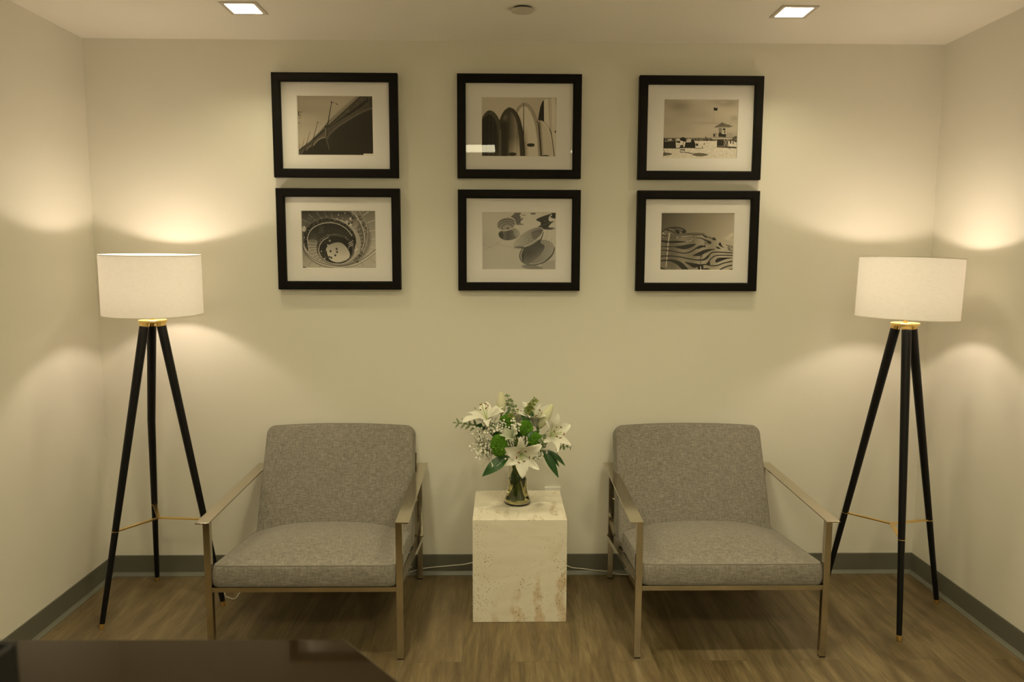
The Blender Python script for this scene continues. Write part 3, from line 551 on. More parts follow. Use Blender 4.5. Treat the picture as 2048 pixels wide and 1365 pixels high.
# ================================================================ the room
def struct(name, mb, mat, **kw): return tag(mb.build(name, mat, **kw), kind='structure')
struct('floor', MB().box(XL-.1, XR+.1, YF-.1, .1, -.1, 0), MAT_FLOOR)
LIGHTS = [(-1.017, -.413), (1.088, -.425), (-.52, -1.25), (.62, -1.25)]      # recessed square downlights
SPR = (.045, -.434)                                                          # sprinkler cover
TROFF = [(-.39, -3.13, .61, .46), (.88, -3.13, .61, .46), (-.39, -4.9, .61, .46), (.88, -4.9, .61, .46)]
def ceiling():
    # slab with real openings for the downlights
    xs = sorted({XL-.1, XR+.1} | {x+s*.064 for x, y in LIGHTS for s in (-1, 1)}); ys = sorted({YF-.1, .1} | {y+s*.064 for x, y in LIGHTS for s in (-1, 1)})
    m = MB()
    for i in range(len(xs)-1):
        for j in range(len(ys)-1):
            cx, cy = (xs[i]+xs[i+1])/2, (ys[j]+ys[j+1])/2
            if any(abs(cx-x) < .06 and abs(cy-y) < .06 for x, y in LIGHTS): continue
            m.add([(xs[i], ys[j], H), (xs[i+1], ys[j], H), (xs[i+1], ys[j+1], H), (xs[i], ys[j+1], H)], [(0, 3, 2, 1)])
    m.box(XL-.1, XR+.1, YF-.1, .1, H+.14, H+.2)
    return struct('ceiling', m, MAT_CEIL)
ceiling()
struct('wall_back', MB().box(XL-.1, XR+.1, 0, .1, 0, H+.14), MAT_WALL)
struct('wall_left', MB().box(XL-.1, XL, YF, 0, 0, H+.14), MAT_WALL)
struct('wall_right', MB().box(XR, XR+.1, YF, 0, 0, H+.14), MAT_WALL)
struct('wall_front', MB().box(XL-.1, XR+.1, YF-.1, YF, 0, H+.14), MAT_WALL)
def cove(side):
    """rubber cove base: thin strip, then a flared toe"""
    up, toe = MB(), MB()
    t, hb, ht, tw = .004, .1008, .019, .013
    pr = [(0, hb), (t*.6, hb), (t, hb-.003), (t, ht)]; pt = [(t, ht), (tw*.62, ht*.55), (tw, .0035), (tw, 0), (0, 0), (0, ht)]
    pu = pr+[(0, ht)]
    def ext(m, prof):
        vs = []
        for e in (0, 1):
            for d, z in prof:
                if side == 'back': vs.append((XL+.0 if e == 0 else XR, -d, z))
                if side == 'left': vs.append((XL+d, YF if e == 0 else 0, z))
                if side == 'right': vs.append((XR-d, YF if e == 0 else 0, z))
        n = len(prof); m.add(vs, [tuple(range(n)), tuple(range(n, 2*n))[::-1]]+[(i, n+i, n+(i+1) % n, (i+1) % n) for i in range(n)])
    ext(up, pu); ext(toe, pt)
    b = struct('baseboard_'+side, up, MAT_BASE); toe.build('base_toe', MAT_BASE_TOE_LIT, b)
for s_ in ('back', 'left', 'right'): cove(s_)

# ---------------------------------------------------------------- ceiling fittings
def downlight(x, y, label):
    r = tag(empty('recessed_downlight', (x, y, H)), label, 'ceiling light', 'square recessed downlights')
    m = MB(); a, b, t = .070, .0550, .004
    for (x0, x1, y0, y1) in ((-a, a, -a, -b), (-a, a, b, a), (-a, -b, -b, b), (b, a, -b, b)): m.box(x0, x1, y0, y1, -t, 0)
    m.build('trim_ring', MAT_TRIM, r)
    m = MB(); q, d = .048, .058                                               # tapered white reflector
    vs = [(-b, -b, 0), (b, -b, 0), (b, b, 0), (-b, b, 0), (-q, -q, d), (q, -q, d), (q, q, d), (-q, q, d), (-.063, -.063, 0), (.063, -.063, 0), (.063, .063, 0), (-.063, .063, 0)]
    m.add(vs, [(0, 1, 5, 4), (1, 2, 6, 5), (2, 3, 7, 6), (3, 0, 4, 7), (8, 9, 1, 0), (9, 10, 2, 1), (10, 11, 3, 2), (11, 8, 0, 3)]); m.build('reflector', MAT_REFLECTOR, r)
    MB().box(-q, q, -q, q, d, d+.003).build('lens', MAT_DOWN if y > -1 else MAT_DOWN2, r)
    return r
downlight(*LIGHTS[0], 'square recessed ceiling light above the left armchair, near the left floor lamp')
downlight(*LIGHTS[1], 'square recessed ceiling light above the right armchair, near the right floor lamp')
downlight(*LIGHTS[2], 'square recessed ceiling light in the second row, left one, in front of the left armchair')
downlight(*LIGHTS[3], 'square recessed ceiling light in the second row, right one, in front of the right armchair')
def troffer(x, y, w, d, label):
    r = tag(empty('ceiling_panel_light', (x, y, H)), label, 'ceiling light', 'large ceiling panels behind the counter')
    m = MB(); a, b, e = w/2, d/2, .02
    for (x0, x1, y0, y1) in ((-a-e, a+e, -b-e, -b), (-a-e, a+e, b, b+e), (-a-e, -a, -b, b), (a, a+e, -b, b)): m.box(x0, x1, y0, y1, -.02, 0)
    m.build('frame', MAT_WHITE, r); MB().box(-a, a, -b, b, -.014, -.002).build('diffuser', MAT_TROFFER, r)
for a, l in zip(TROFF, ('left of the camera, nearest the counter', 'right of the camera, nearest the armchairs', 'left, farthest back in the room', 'right, farthest back in the room')):
    troffer(*a, 'large rectangular ceiling light panel '+l)
r = tag(empty('sprinkler_cover', (SPR[0], SPR[1], H)), 'small flat round concealed sprinkler cover on the ceiling between the two square lights', 'sprinkler')
MB().lathe([(.0435, -.0105), (.044, -.009), (.044, -.0075), (0.0001, -.0075)], 48).build('cover_disc', plain('disc_paint', (.60, .56, .48), .45), r, smooth=True)
MB().lathe([(.036, -.0075), (.036, -.0002)], 40).build('recess_cup', MAT_STEEL_DARK, r, smooth=True)

# ---------------------------------------------------------------- framed photographs
ART = {}
def tone_mesh(parent, tones, w, h, y, sep=0):
    ny, nx = tones.shape; X = np.linspace(-w/2, w/2, nx); Z = np.linspace(h/2, -h/2, ny)
    V = np.zeros((ny, nx, 3)); V[..., 0] = X[None]; V[..., 1] = y; V[..., 2] = Z[:, None]
    idx = np.arange(nx*ny).reshape(ny, nx); F = np.stack([idx[:-1, :-1], idx[1:, :-1], idx[1:, 1:], idx[:-1, 1:]], -1).reshape(-1, 4)
    me = bpy.data.meshes.new('print'); me.vertices.add(nx*ny); me.vertices.foreach_set('co', V.reshape(-1)); nf = len(F)
    me.loops.add(nf*4); me.loops.foreach_set('vertex_index', F.reshape(-1)); me.polygons.add(nf); me.polygons.foreach_set('loop_start', np.arange(nf)*4); me.update(); me.validate()
    at = me.color_attributes.new('tone', 'FLOAT_COLOR', 'POINT'); g = .86*tones.reshape(-1)**2.3
    C = np.stack([g, g*(.95-.12*sep*(1-g)), g*(.88-.30*sep*(1-g)), np.ones_like(g)], -1); at.data.foreach_set('color', C.reshape(-1).astype(np.float32))
    o = bpy.data.objects.new('photo_print', me); col.objects.link(o); me.materials.append(MAT_PRINT); o.parent = parent; return o
FW_, FH_, MW = .5476, .4483, .0375
def picture(x, z, fn, off, label, sep=1, tilt=0):
    r = tag(empty('framed_photograph', (x, 0, z), (0, tilt, 0)), label, 'picture', 'framed photographs on the back wall')
    a, b = FW_/2, FH_/2; ia, ib = a-MW, b-MW; pw, ph = .327, .2522
    # mitred moulding, with a small inner rabbet
    prof = [(0, 0), (0, -.030), (.004, -.032), (MW-.006, -.032), (MW, -.029), (MW, -.012), (MW-.004, -.012), (MW-.004, 0)]
    m = MB(); vs = []
    for (sx, sz) in ((-1, -1), (1, -1), (1, 1), (-1, 1)):
        for d, y in prof: vs.append((sx*(a-d), y, sz*(b-d)))
    n = len(prof); m.add(vs, [(c*n+i, c*n+(i+1) % n, ((c+1) % 4)*n+(i+1) % n, ((c+1) % 4)*n+i) for c in range(4) for i in range(n)]); m.build('frame_moulding', MAT_FRAME, r, bevel=0)
    # mat board with a window and its pale bevelled core
    m = MB(); oa, ob, t = ia+.003, ib+.003, .0025; qa, qb = pw/2+.0028, ph/2+.0028
    cx, cz = off
    O = [(-oa, -ob), (oa, -ob), (oa, ob), (-oa, ob)]; I = [(cx-qa, cz-qb), (cx+qa, cz-qb), (cx+qa, cz+qb), (cx-qa, cz+qb)]; J = [(cx-qa+.0022, cz-qb+.0022), (cx+qa-.0022, cz-qb+.0022), (cx+qa-.0022, cz+qb-.0022), (cx-qa+.0022, cz+qb-.0022)]
    y1, y0 = -.0152, -.0128
    vs = [(p[0], y1, p[1]) for p in O]+[(p[0], y1, p[1]) for p in I]; mt = m.add(vs, [(i, (i+1) % 4, 4+(i+1) % 4, 4+i) for i in range(4)]).build('mat_board', MAT_MAT, r)
    m = MB(); m.add([(p[0], y1, p[1]) for p in I]+[(p[0], y0, p[1]) for p in J], [(i, (i+1) % 4, 4+(i+1) % 4, 4+i) for i in range(4)]).build('window_bevel', MAT_BEVEL, mt)
    MB().box(-oa, oa, -.012, -.004, -ob, ob).build('backing_board', MAT_MAT, r)
    p_ = tone_mesh(r, fn(), pw, ph, -.0125, sep); p_.location = (cx, 0, cz)
    m = MB(); m.add([(-oa, -.0185, -ob), (oa, -.0185, -ob), (oa, -.0185, ob), (-oa, -.0185, ob)], [(0, 1, 2, 3)]).build('glazing', MAT_GLASS, r)
    return r
picture(-.7634, 2.0715, art_bridge, (-.0025, .0017), 'black framed photograph of a concrete arch bridge with street lamps, upper left of six')
picture(.0448, 2.0719, art_boards, (-.0012, .0001), 'black framed photograph of upright surfboards in a row, upper middle of six')
picture(.8473, 2.0696, art_beach, (.0033, -.0015), 'black framed photograph of a beach lifeguard tower with a flag, upper right of six')
picture(-.7595, 1.5759, art_stair, (-.0026, -.0014), 'black framed photograph of a spiral staircase seen from above, lower left of six', sep=.4)
picture(.0462, 1.5730, art_spools, (-.0003, -.0021), 'black framed photograph of tilted spool-shaped seats on paving, lower middle of six', sep=0)
picture(.8487, 1.5726, art_waves, (.0021, -.0015), 'black framed photograph of a building with dark wavy stripes, lower right of six')

# ---------------------------------------------------------------- travertine block
TX, TY, TW_, TH = .0427, -.2737, .3858, .437
tag(MB().box(-TW_/2, TW_/2, -TW_/2, TW_/2, 0, TH).build('side_table', MAT_TRAV, bevel=.0025, seg=2), 'cream travertine block side table with pitted surface between the two armchairs', 'side table').location = (TX, TY, 0)

# ---------------------------------------------------------------- armchairs
def rrect(hx, hz, Rc, nc=8, ne=14):
    Rc = min(Rc, hx*.98, hz*.98); pts = []
    for q, (sx, sz) in enumerate(((1, 1), (-1, 1), (-1, -1), (1, -1))):
        for k in range(nc+1):
            a = R(90*q+90*k/nc); pts.append((sx*(hx-Rc)+Rc*math.cos(a), sz*(hz-Rc)+Rc*math.sin(a)))
        # edge towards the next corner
        q2 = ((-1, 1), (-1, -1), (1, -1), (1, 1))[q]; a = R(90*(q+1)); e = (q2[0]*(hx-Rc)+Rc*math.cos(a), q2[1]*(hz-Rc)+Rc*math.sin(a)); s0 = pts[-1]
        for k in range(1, ne): pts.append((s0[0]+(e[0]-s0[0])*k/ne, s0[1]+(e[1]-s0[1])*k/ne))
    return pts
def cushion(hx, hz, th, Rc, r, crown_f, crown_b, bulge=0):
    """rings from the back centre over the side to the front centre; local axes: a across, b along, c thickness (front is +c)"""
    rg = []; prof = []
    ins = [1.0, .97, .9, .8, .65, .5, .35, .2, .1]
    for s in ins: prof.append(('s', 1-s*.999, -1))
    for k in range(0, 6): a = R(90*k/5); prof.append(('e', r*(1-math.sin(a)), -th/2+r*(1-math.cos(a))))
    for k in range(1, 6): t = k/6; prof.append(('e', 0, -th/2+r+(th-2*r)*t))
    for k in range(5, -1, -1): a = R(90*k/5); prof.append(('e', r*(1-math.sin(a)), th/2-r*(1-math.cos(a))))
    for s in ins[::-1]: prof.append(('s', 1-s*.999, 1))
    for kind, u, w in prof:
        if kind == 'e':
            f = (1-(2*w/th)**2)*bulge; base = rrect(hx-u+f, hz-u+f, max(.004, Rc-u)); rg.append([(a, b, w) for a, b in base])
        else:
            sc = u; base = rrect(hx-r, hz-r, max(.004, Rc-r)); row = []
            for a, b in base:
                a2, b2 = a*sc, b*sc; cf = crown_f if w > 0 else crown_b
                k = max(0, 1-abs(a2/(hx-r))**2.6)*max(0, 1-abs(b2/(hz-r))**3.2); row.append((a2, b2, w*(th/2)+w*cf*k))
            rg.append(row)
    return rg
def piping(hx, hz, Rc, c, r=.0024):
    pts = [Vector((a, b, c)) for a, b in rrect(hx, hz, Rc, 8, 10)]; n = 8; rg = []; N = len(pts)
    for i in range(N):
        t = (pts[(i+1) % N]-pts[i-1]).normalized(); s = Vector((0, 0, 1)); w = t.cross(s)
        rg.append([pts[i]+(w*math.cos(2*math.pi*k/n)+s*math.sin(2*math.pi*k/n))*r for k in range(n)])
    m = MB(); vs = [p for q in rg for p in q]; m.add(vs, [(i*n+k, i*n+(k+1) % n, ((i+1) % N)*n+(k+1) % n, ((i+1) % N)*n+k) for i in range(N) for k in range(n)]); return m
def armchair(x, dx, label):
    """origin on the floor at the chair's centre line below the wall end; front faces -y"""
    r = tag(empty('armchair', (x, 0, 0)), label, 'armchair', 'matching metal framed armchairs')
    YF_, YB, i = -.752, -.055, .338; w = .0245
    for s in (-1, 1):
        lo, hi = sorted((s*i, s*(i+w)))
        for y0, nm in ((YF_, 'front'), (YB-.0, 'rear')):
            g = MB().box(lo, hi, y0, y0+.022, .005, .529 if nm == 'front' else .543).build('leg', MAT_STEEL, r, bevel=.0012)
            MB().box(lo+.001, hi-.001, y0+.001, y0+.021, 0, .005).build('glide', MAT_STEEL_DARK, g)
        # flat polished arm
        a0, a1 = sorted((s*i, s*(i+.0495))); m = MB()
        Z = lambda y: .5285+(.5485-.5285)*(y-YF_)/(.722)
        vs = []
        for y in (YF_-.006, -.030):
            for xx, dz in ((a0, 0), (a1, 0), (a1, .0055), (a0, .0055)): vs.append((xx, y, Z(y)+dz))
        m.add(vs, [(3, 2, 1, 0), (4, 5, 6, 7), (0, 1, 5, 4), (1, 2, 6, 5), (2, 3, 7, 6), (3, 0, 4, 7)]); m.build('armrest', MAT_STEEL, r, bevel=.0012)
        # sloping side rail
        MB().bar((s*(i+w/2), YF_+.02, .2965-.011), (s*(i+w/2), YB+.001, .208-.011), w, .022, (0, 0, 1)).build('side_rail', MAT_STEEL, r, bevel=.001)
        # bent backrest support behind the cushion
        pts = [(s*(i-.012), -.245, .232), (s*(i-.012), -.20, .235), (s*(i-.012), -.165, .262), (s*(i-.012), -.128, .34), (s*(i-.012), -.052, .52), (s*(i-.012), -.028, .60)]
        m = MB()
        for k in range(len(pts)-1): m.bar(pts[k], pts[k+1], .020, .006, (0, -1, .3))
        m.tube([(s*(i-.006), -.105, .389), (s*(i+.004), -.062, .389)], .0035, 10); m.build('back_bracket', MAT_STEEL, r)
        b = MB().tube([(s*(i-.016), -.05, .212), (s*(i+w+.004), -.05, .212)], .006, 12).build('bolt', MAT_STEEL, r, smooth=True)
    MB().box(-i, i, YF_, YF_+.022, .267, .2855).build('front_rail', MAT_STEEL, r, bevel=.001)
    MB().box(-i, i, -.255, -.235, .218, .234).build('rear_rail', MAT_STEEL, r, bevel=.001)
    m = MB()
    for k in range(5): y = -.70+k*.105; z = .284-(y+.73)*.103; m.box(-i, i, y, y+.045, z-.006, z-.002)
    m.build('seat_webbing', MAT_STEEL_DARK, r)
    MB().box(-i+.02, i-.02, -.036, -.030, .50, .52).build('back_rail', MAT_STEEL, r)
    # seat cushion
    D, th, hx = .585, .084, .3355; sl = R(-6.0)
    Ms = Matrix.Translation((0, -.757, .2865)) @ Matrix.Rotation(sl, 4, 'X') @ Matrix.Translation((0, D/2, th/2))
    rg = [[Ms @ Vector(p) for p in q] for q in cushion(hx, D/2, th, .028, .011, .056, -.006, .006)]
    c = MB().rings(rg).build('seat_cushion', MAT_FABRIC, r, smooth=True, angle=60)
    for cc in (th/2-.004, -th/2+.006):
        pp = piping(hx-.0015, D/2-.0015, .027, cc); pp.v = [tuple(Ms @ Vector(v)) for v in pp.v]; pp.build('piping', MAT_PIPING, c, smooth=True)
    # back cushion: b runs up the lean, c faces the sitter
    Lb, tb, hb = .520, .098, .333; lean = R(23.0)
    up = Vector((0, math.sin(lean), math.cos(lean))); nf = Vector((0, -math.cos(lean), math.sin(lean))); fb = Vector((dx, -.118, .748))-up*Lb
    Mb = Matrix(((1, up.x, nf.x, 0), (0, up.y, nf.y, 0), (0, up.z, nf.z, 0), (0, 0, 0, 1))); ctr = fb+up*(Lb/2)-nf*(tb/2); Mb = Matrix.Translation(ctr) @ Mb
    rg = []
    for q in cushion(hb, Lb/2, tb, .034, .013, .018, .004, .005):
        row = []
        for a, b, cc in q:
            tt = (b/Lb+.5); a2 = a*(1-.028*tt); b2 = b+.012*(1-(a/hb)**2)*max(0, b/(Lb/2))**3; row.append(Mb @ Vector((a2, b2, cc)))
        rg.append(row)
    c = MB().rings(rg).build('back_cushion', MAT_FABRIC, r, smooth=True, angle=60)
    pp = piping(hb-.0015, Lb/2-.0015, .033, tb/2-.006); vv = []
    for a, b, cc in pp.v: tt = (b/Lb+.5); vv.append(tuple(Mb @ Vector((a*(1-.028*tt), b+.012*(1-(a/hb)**2)*max(0, b/(Lb/2))**3, cc))))
    pp.v = vv; pp.build('piping', MAT_PIPING, c, smooth=True)
    return r
armchair(-.7600, .009, 'grey fabric armchair with flat polished metal arms, left of the travertine table')
armchair(.8277, -.022, 'grey fabric armchair with flat polished metal arms, right of the travertine table')

# ---------------------------------------------------------------- tripod floor lamps
def floor_lamp(top, feet, shade_c, tilt, label, kink=None):
    cx, cy = top; r = tag(empty('floor_lamp', (cx, cy, 0)), label, 'floor lamp', 'matching tripod floor lamps')
    zt = 1.232; V3 = lambda p, z: Vector((p[0]-cx, p[1]-cy, z))
    ring_pts = []
    for k, f in enumerate(feet):
        d = Vector((f[0]-cx, f[1]-cy, 0)).normalized(); a = d*.034+Vector((0, 0, zt-.008)); b = V3(f, .0)
        ax = (b-a).normalized(); a1 = a+ax*.014; b1 = b-ax*.022
        tq = (a.z-.385)/(a.z-b.z); c = a+(b-a)*tq
        mids = []
        if kink and kink[0] == k: kp = a+(b-a)*.36+Vector(kink[1]); path = [a1, kp, b1]; rad = [.0186, .0164, .0100]; c = kp+(b1-kp)*((kp.z-.385)/(kp.z-b1.z))
        else: path = [a1, a1+(b1-a1)*.5, b1]; rad = [.0186, .0150, .0100]
        pth, rd = [], []
        for i in range(len(path)-1):
            for j in range(6): t = j/6; pth.append(path[i].lerp(path[i+1], t)); rd.append(rad[i]+(rad[i+1]-rad[i])*t)
        pth.append(path[-1]); rd.append(rad[-1])
        leg = MB().tube(pth, rd, 24).build('leg', MAT_LEG, r, smooth=True)
        MB().tube([a+Vector((0, 0, .004)), a1+ax*.001], [.0192, .0180], 24).build('collar', MAT_BRASS, leg, smooth=True)
        tip = MB(); tip.tube([b1, b-ax*.003, b], [.0099, .0094, .0082], 20); tip.v = [(v[0], v[1], max(0.0, v[2])) for v in tip.v]; tip.build('foot_tip', MAT_BRASS, leg, smooth=True)
        rr = .0138; MB().tube([c-ax*.0012, c+ax*.0012], [rr+.0004]*2, 24).build('leg_ring', MAT_BRASS, leg, smooth=True)
        ring_pts.append(c)
    MB().lathe([(.0001, zt-.006), (.053, zt-.006), (.055, zt-.004), (.055, zt+.003), (.052, zt+.0055), (.0001, zt+.0055)], 64).build('top_plate', MAT_BRASS, r, smooth=True)
    hub = sum((Vector(p) for p in ring_pts), Vector())/3
    m = MB()
    for p in ring_pts: m.bar(hub+(p-hub).normalized()*.002, p, .015, .005)
    m.lathe([(.0001, -.0022), (.011, -.0022), (.011, .0022), (.0001, .0022)], 6, hub); m.build('stretcher', MAT_BRASS, r)
    MB().tube([(0, 0, zt), (0, 0, 1.30)], .008, 20).build('stem', MAT_BRASS, r, smooth=True)
    MB().lathe([(.0001, 1.295), (.019, 1.295), (.019, 1.355), (.016, 1.362), (.0001, 1.362)], 28).build('socket', MAT_WHITE, r, smooth=True)
    MB().sphere((0, 0, 1.415), .0355, 28, 18, (1, 1, .52)).build('bulb', MAT_BULB, r, smooth=True)
    S = Matrix.Translation((shade_c[0]-cx, shade_c[1]-cy, shade_c[2])) @ Euler(tilt).to_matrix().to_4x4(); hs, rs = .1215, .1922
    sh = MB(); n = 96; vs = [S @ Vector((rs*math.cos(2*math.pi*k/n), rs*math.sin(2*math.pi*k/n), z)) for z in (-hs, 0, hs) for k in range(n)]
    sh.add(vs, [(i*n+k, i*n+(k+1) % n, (i+1)*n+(k+1) % n, (i+1)*n+k) for i in range(2) for k in range(n)]); so = sh.build('lamp_shade', MAT_SHADE, r, smooth=True)
    for z in (-hs, hs):
        rg = MB(); rg.lathe([(rs-.0012, z-.0016), (rs+.0012, z-.0016), (rs+.0012, z+.0016), (rs-.0012, z+.0016)], n, M=S, closed=True); rg.build('shade_rim', MAT_TRIMCLOTH, so)
    m = MB(); zz = -hs+.035
    for k in range(3):
        a = 2*math.pi*k/3+.4; m.tube([S @ Vector((rs*math.cos(a), rs*math.sin(a), -hs)), S @ Vector((.022*math.cos(a), .022*math.sin(a), 1.352-shade_c[2]))], .0016, 8)
    m.lathe([(.0195, 1.350), (.024, 1.350), (.024, 1.353), (.0195, 1.353)], 24, closed=True); m.build('spider', MAT_WHITE, r)
    return r
floor_lamp((-1.4797, -.2897), [(-1.6474, -.5061), (-1.6303, -.0542), (-1.2294, -.3089)], (-1.4750, -.2897, 1.3820), (R(1.4), R(.55), 0), 'tripod floor lamp with black legs and white drum shade, left of the left armchair', kink=(1, (-.024, .030, 0)))
floor_lamp((1.6202, -.3782), [(1.5339, -.6313), (1.8689, -.3185), (1.4305, -.1848)], (1.6258, -.3782, 1.3775), (R(-.6), R(2.0), 0), 'tripod floor lamp with black legs and white drum shade, right of the right armchair')

# ---------------------------------------------------------------- reception counter at the camera
cr = tag(empty('reception_counter', (0, 0, 0)), 'dark glossy reception counter in the lower left foreground', 'counter')
poly = [(XL+.004, -2.96), (.02, -2.96), (.02, -2.68), (-.2660, -2.3424), (XL+.004, -2.335)]
MB().prism(poly, .905, .94).build('countertop', MAT_COUNTER, cr, bevel=.003)
pin = [(XL+.006, -2.92), (-.05, -2.92), (-.05, -2.70), (-.30, -2.40), (XL+.006, -2.395)]
MB().prism(pin, .004, .905).build('front_panel', MAT_PANEL, cr)
MB().prism([(XL+.008, -2.90), (-.08, -2.90), (-.08, -2.72), (-.32, -2.43), (XL+.008, -2.425)], 0, .004).build('kick_plate', MAT_BLACK, cr)
bx = tag(empty('desk_organizer', (-.6010, -2.80, .94)), 'black blurred box standing on the left end of the dark glossy counter', 'box')
m = MB(); hx_, hy, hz_, t = .1365, .05, .218, .004
m.box(-hx_, hx_, -hy, -hy+t, 0, hz_*.7).box(-hx_, hx_, hy-t, hy, 0, hz_).box(-hx_, -hx_+t, -hy, hy, 0, hz_).box(hx_-t, hx_, -hy, hy, 0, hz_).box(-hx_, hx_, -hy, hy, 0, t)
m.build('shell', MAT_BLACK, bx, bevel=.001); MB().box(-hx_+.006, hx_-.006, -.002, .002, .004, hz_*.9).build('divider', MAT_BLACK, bx)

# ---------------------------------------------------------------- outlet and cords
o_ = tag(empty('wall_outlet', (.2078, 0, .372)), 'pale wall outlet plate just above the travertine table on the back wall', 'outlet')
MB().box(-.0375, .0375, -.011, 0, -.057, .057).build('cover_plate', MAT_OUTLET, o_, bevel=.002)
for z in (-.021, .021):
    s_ = MB().box(-.0165, .0165, -.013, -.011, z-.014, z+.014).build('socket_face', MAT_WHITE, o_, bevel=.002)
def smooth_pts(p, n=8):
    p = [Vector(q) for q in p]; out = []
    for i in range(len(p)-1):
        p0, p1, p2, p3 = p[max(i-1, 0)], p[i], p[i+1], p[min(i+2, len(p)-1)]
        for k in range(n):
            t = k/n; out.append(.5*((2*p1)+(-p0+p2)*t+(2*p0-5*p1+4*p2-p3)*t*t+(-p0+3*p1-3*p2+p3)*t**3))
    return out+[p[-1]]
def cord(pts, name, label): return tag(MB().tube(smooth_pts(pts), .0023, 10).build(name, MAT_CABLE, smooth=True), label, 'cord')
cord([(-1.340, -.285, .50), (-1.285, -.280, .26), (-1.238, -.278, .05), (-1.222, -.272, .020), (-1.20, -.25, .0045), (-1.20, -.17, .0035), (-1.175, -.05, .0035), (-1.13, -.019, .0035), (-1.06, -.019, .0035), (-.75, -.021, .0035), (-.52, -.021, .012), (-.396, -.022, .0405), (-.28, -.020, .052), (-.170, -.020, .067), (-.02, -.022, .13), (.12, -.025, .25), (.20, -.02, .345)], 'lamp_cord', 'thin white cord rising along the baseboard left of the travertine table')
cord([(1.500, -.222, .50), (1.455, -.190, .22), (1.428, -.165, .05), (1.40, -.13, .0045), (1.30, -.05, .0035), (1.15, -.021, .0035), (.85, -.021, .0035), (.554, -.021, .0055), (.4635, -.022, .0225), (.36, -.02, .034), (.2784, -.020, .0506), (.23, -.02, .12), (.216, -.02, .345)], 'lamp_cord', 'thin white cord along the baseboard right of the travertine table')

# ================================================================ vase of flowers
VX, VY, VZ = .0372, -.2560, TH+.0005
vase_prof = [(.0001, 0), (.052, 0), (.0572, .004), (.0580, .009), (.0560, .020), (.0505, .036), (.0455, .052), (.0428, .072), (.0420, .095), (.0428, .130), (.0452, .160), (.0478, .182)]
def inner(prof, t): return [(max(.0001, r-t), z+(t*1.6 if i < 2 else 0)+(.004 if 2 <= i < 4 else 0)) for i, (r, z) in enumerate(prof)]
vase = tag(empty('vase', (VX, VY, VZ)), 'clear glass vase with a flared base holding the bouquet on the travertine table', 'vase')
MB().lathe(vase_prof+inner(vase_prof, .0026)[::-1], 64).build('glass_body', MAT_VASE, vase, smooth=True)
wp = [(r-.0027 if r > .01 else r, z) for r, z in inner(vase_prof, 0)]
wp = [(.0001, .0064), (.047, .0064), (.0525, .010), (.0527, .021), (.0475, .0362), (.0425, .052), (.0398, .072), (.0390, .094), (.0392, .108), (.0001, .108)]
tag(MB().lathe(wp, 64).build('water', MAT_WATER, smooth=True), 'olive tinted water in the lower part of the glass vase', 'water').location = (VX, VY, VZ)
rnd = random.Random(4)
def frame(d, twist=0):
    d = Vector(d).normalized(); u = d.cross(Vector((0, 0, 1)));
    if u.length < 1e-3: u = Vector((1, 0, 0))
    u.normalize(); v = d.cross(u); c, s = math.cos(twist), math.sin(twist); u2 = u*c+v*s; v2 = -u*s+v*c
    return Matrix(((u2.x, v2.x, d.x, 0), (u2.y, v2.y, d.y, 0), (u2.z, v2.z, d.z, 0), (0, 0, 0, 1)))
slot = [0]
def stem_path(p, d=None):
    """from a flower down through the vase mouth to the vase floor (world coordinates)"""
    k = slot[0]; slot[0] += 1; a = k*2.399963; rr = .036*math.sqrt(((k*7) % 19+1)/19)
    mouth = Vector((VX+rr*.78*math.cos(a), VY+rr*.78*math.sin(a), VZ+.175)); bot = Vector((VX-rr*.9*math.cos(a+.5), VY-rr*.9*math.sin(a+.5), VZ+.014))
    p = Vector(p); dd = Vector(d).normalized() if d is not None else Vector((0, 0, 1)); q = p-dd*.035; mid = q.lerp(mouth, .5)+Vector((0, 0, .012))
    return smooth_pts([p, q, mid, mouth, mouth.lerp(bot, .5), bot], 6)
def petal(m, M, L, W, th0, th1, phi, n=12, k=7, cup=.25, wave=.0, ps=2.0):
    """th: angle away from the flower axis at base and tip"""
    pos = Vector((0, 0, 0)); rows = []; wv = rnd.uniform(0, 6)
    for i in range(n+1):
        t = i/n; th = th0+(th1-th0)*t**ps; rad = Vector((math.cos(phi), math.sin(phi), 0)); tan = Vector((-math.sin(phi), math.cos(phi), 0)); ax = Vector((0, 0, 1))
        d = rad*math.sin(th)+ax*math.cos(th); nrm = -rad*math.cos(th)+ax*math.sin(th)
        w = W*(math.sin(math.pi*min(1, t*.94+.045)**.85)**.8)*(1-.12*t)+.001
        row = []
        for j in range(k):
            s = -1+2*j/(k-1); off = cup*w*(s*s)-.06*w*math.exp(-(s/.25)**2); row.append(pos+tan*(w*s)+nrm*(off+wave*abs(s)**2*math.sin(t*9+wv+s*2)))
        rows.append(row); pos = pos+d*(L/n)
    vs = []
    for sgn in (0, 1):
        for r_ in rows:
            for p in r_: vs.append(M @ (p if sgn == 0 else p+Vector((0, 0, -.0007))))
    N = (n+1)*k; fs = []
    for i in range(n):
        for j in range(k-1): a = i*k+j; fs += [(a, a+1, a+k+1, a+k), (N+a, N+a+k, N+a+k+1, N+a+1)]
    for i in range(n):
        for j in (0, k-1): a = i*k+j; fs.append((a, a+k, N+a+k, N+a))
    for j in range(k-1): fs += [(j, j+1, N+j+1, N+j), (n*k+j, N+n*k+j, N+n*k+j+1, n*k+j+1)]
    return m.add(vs, fs)
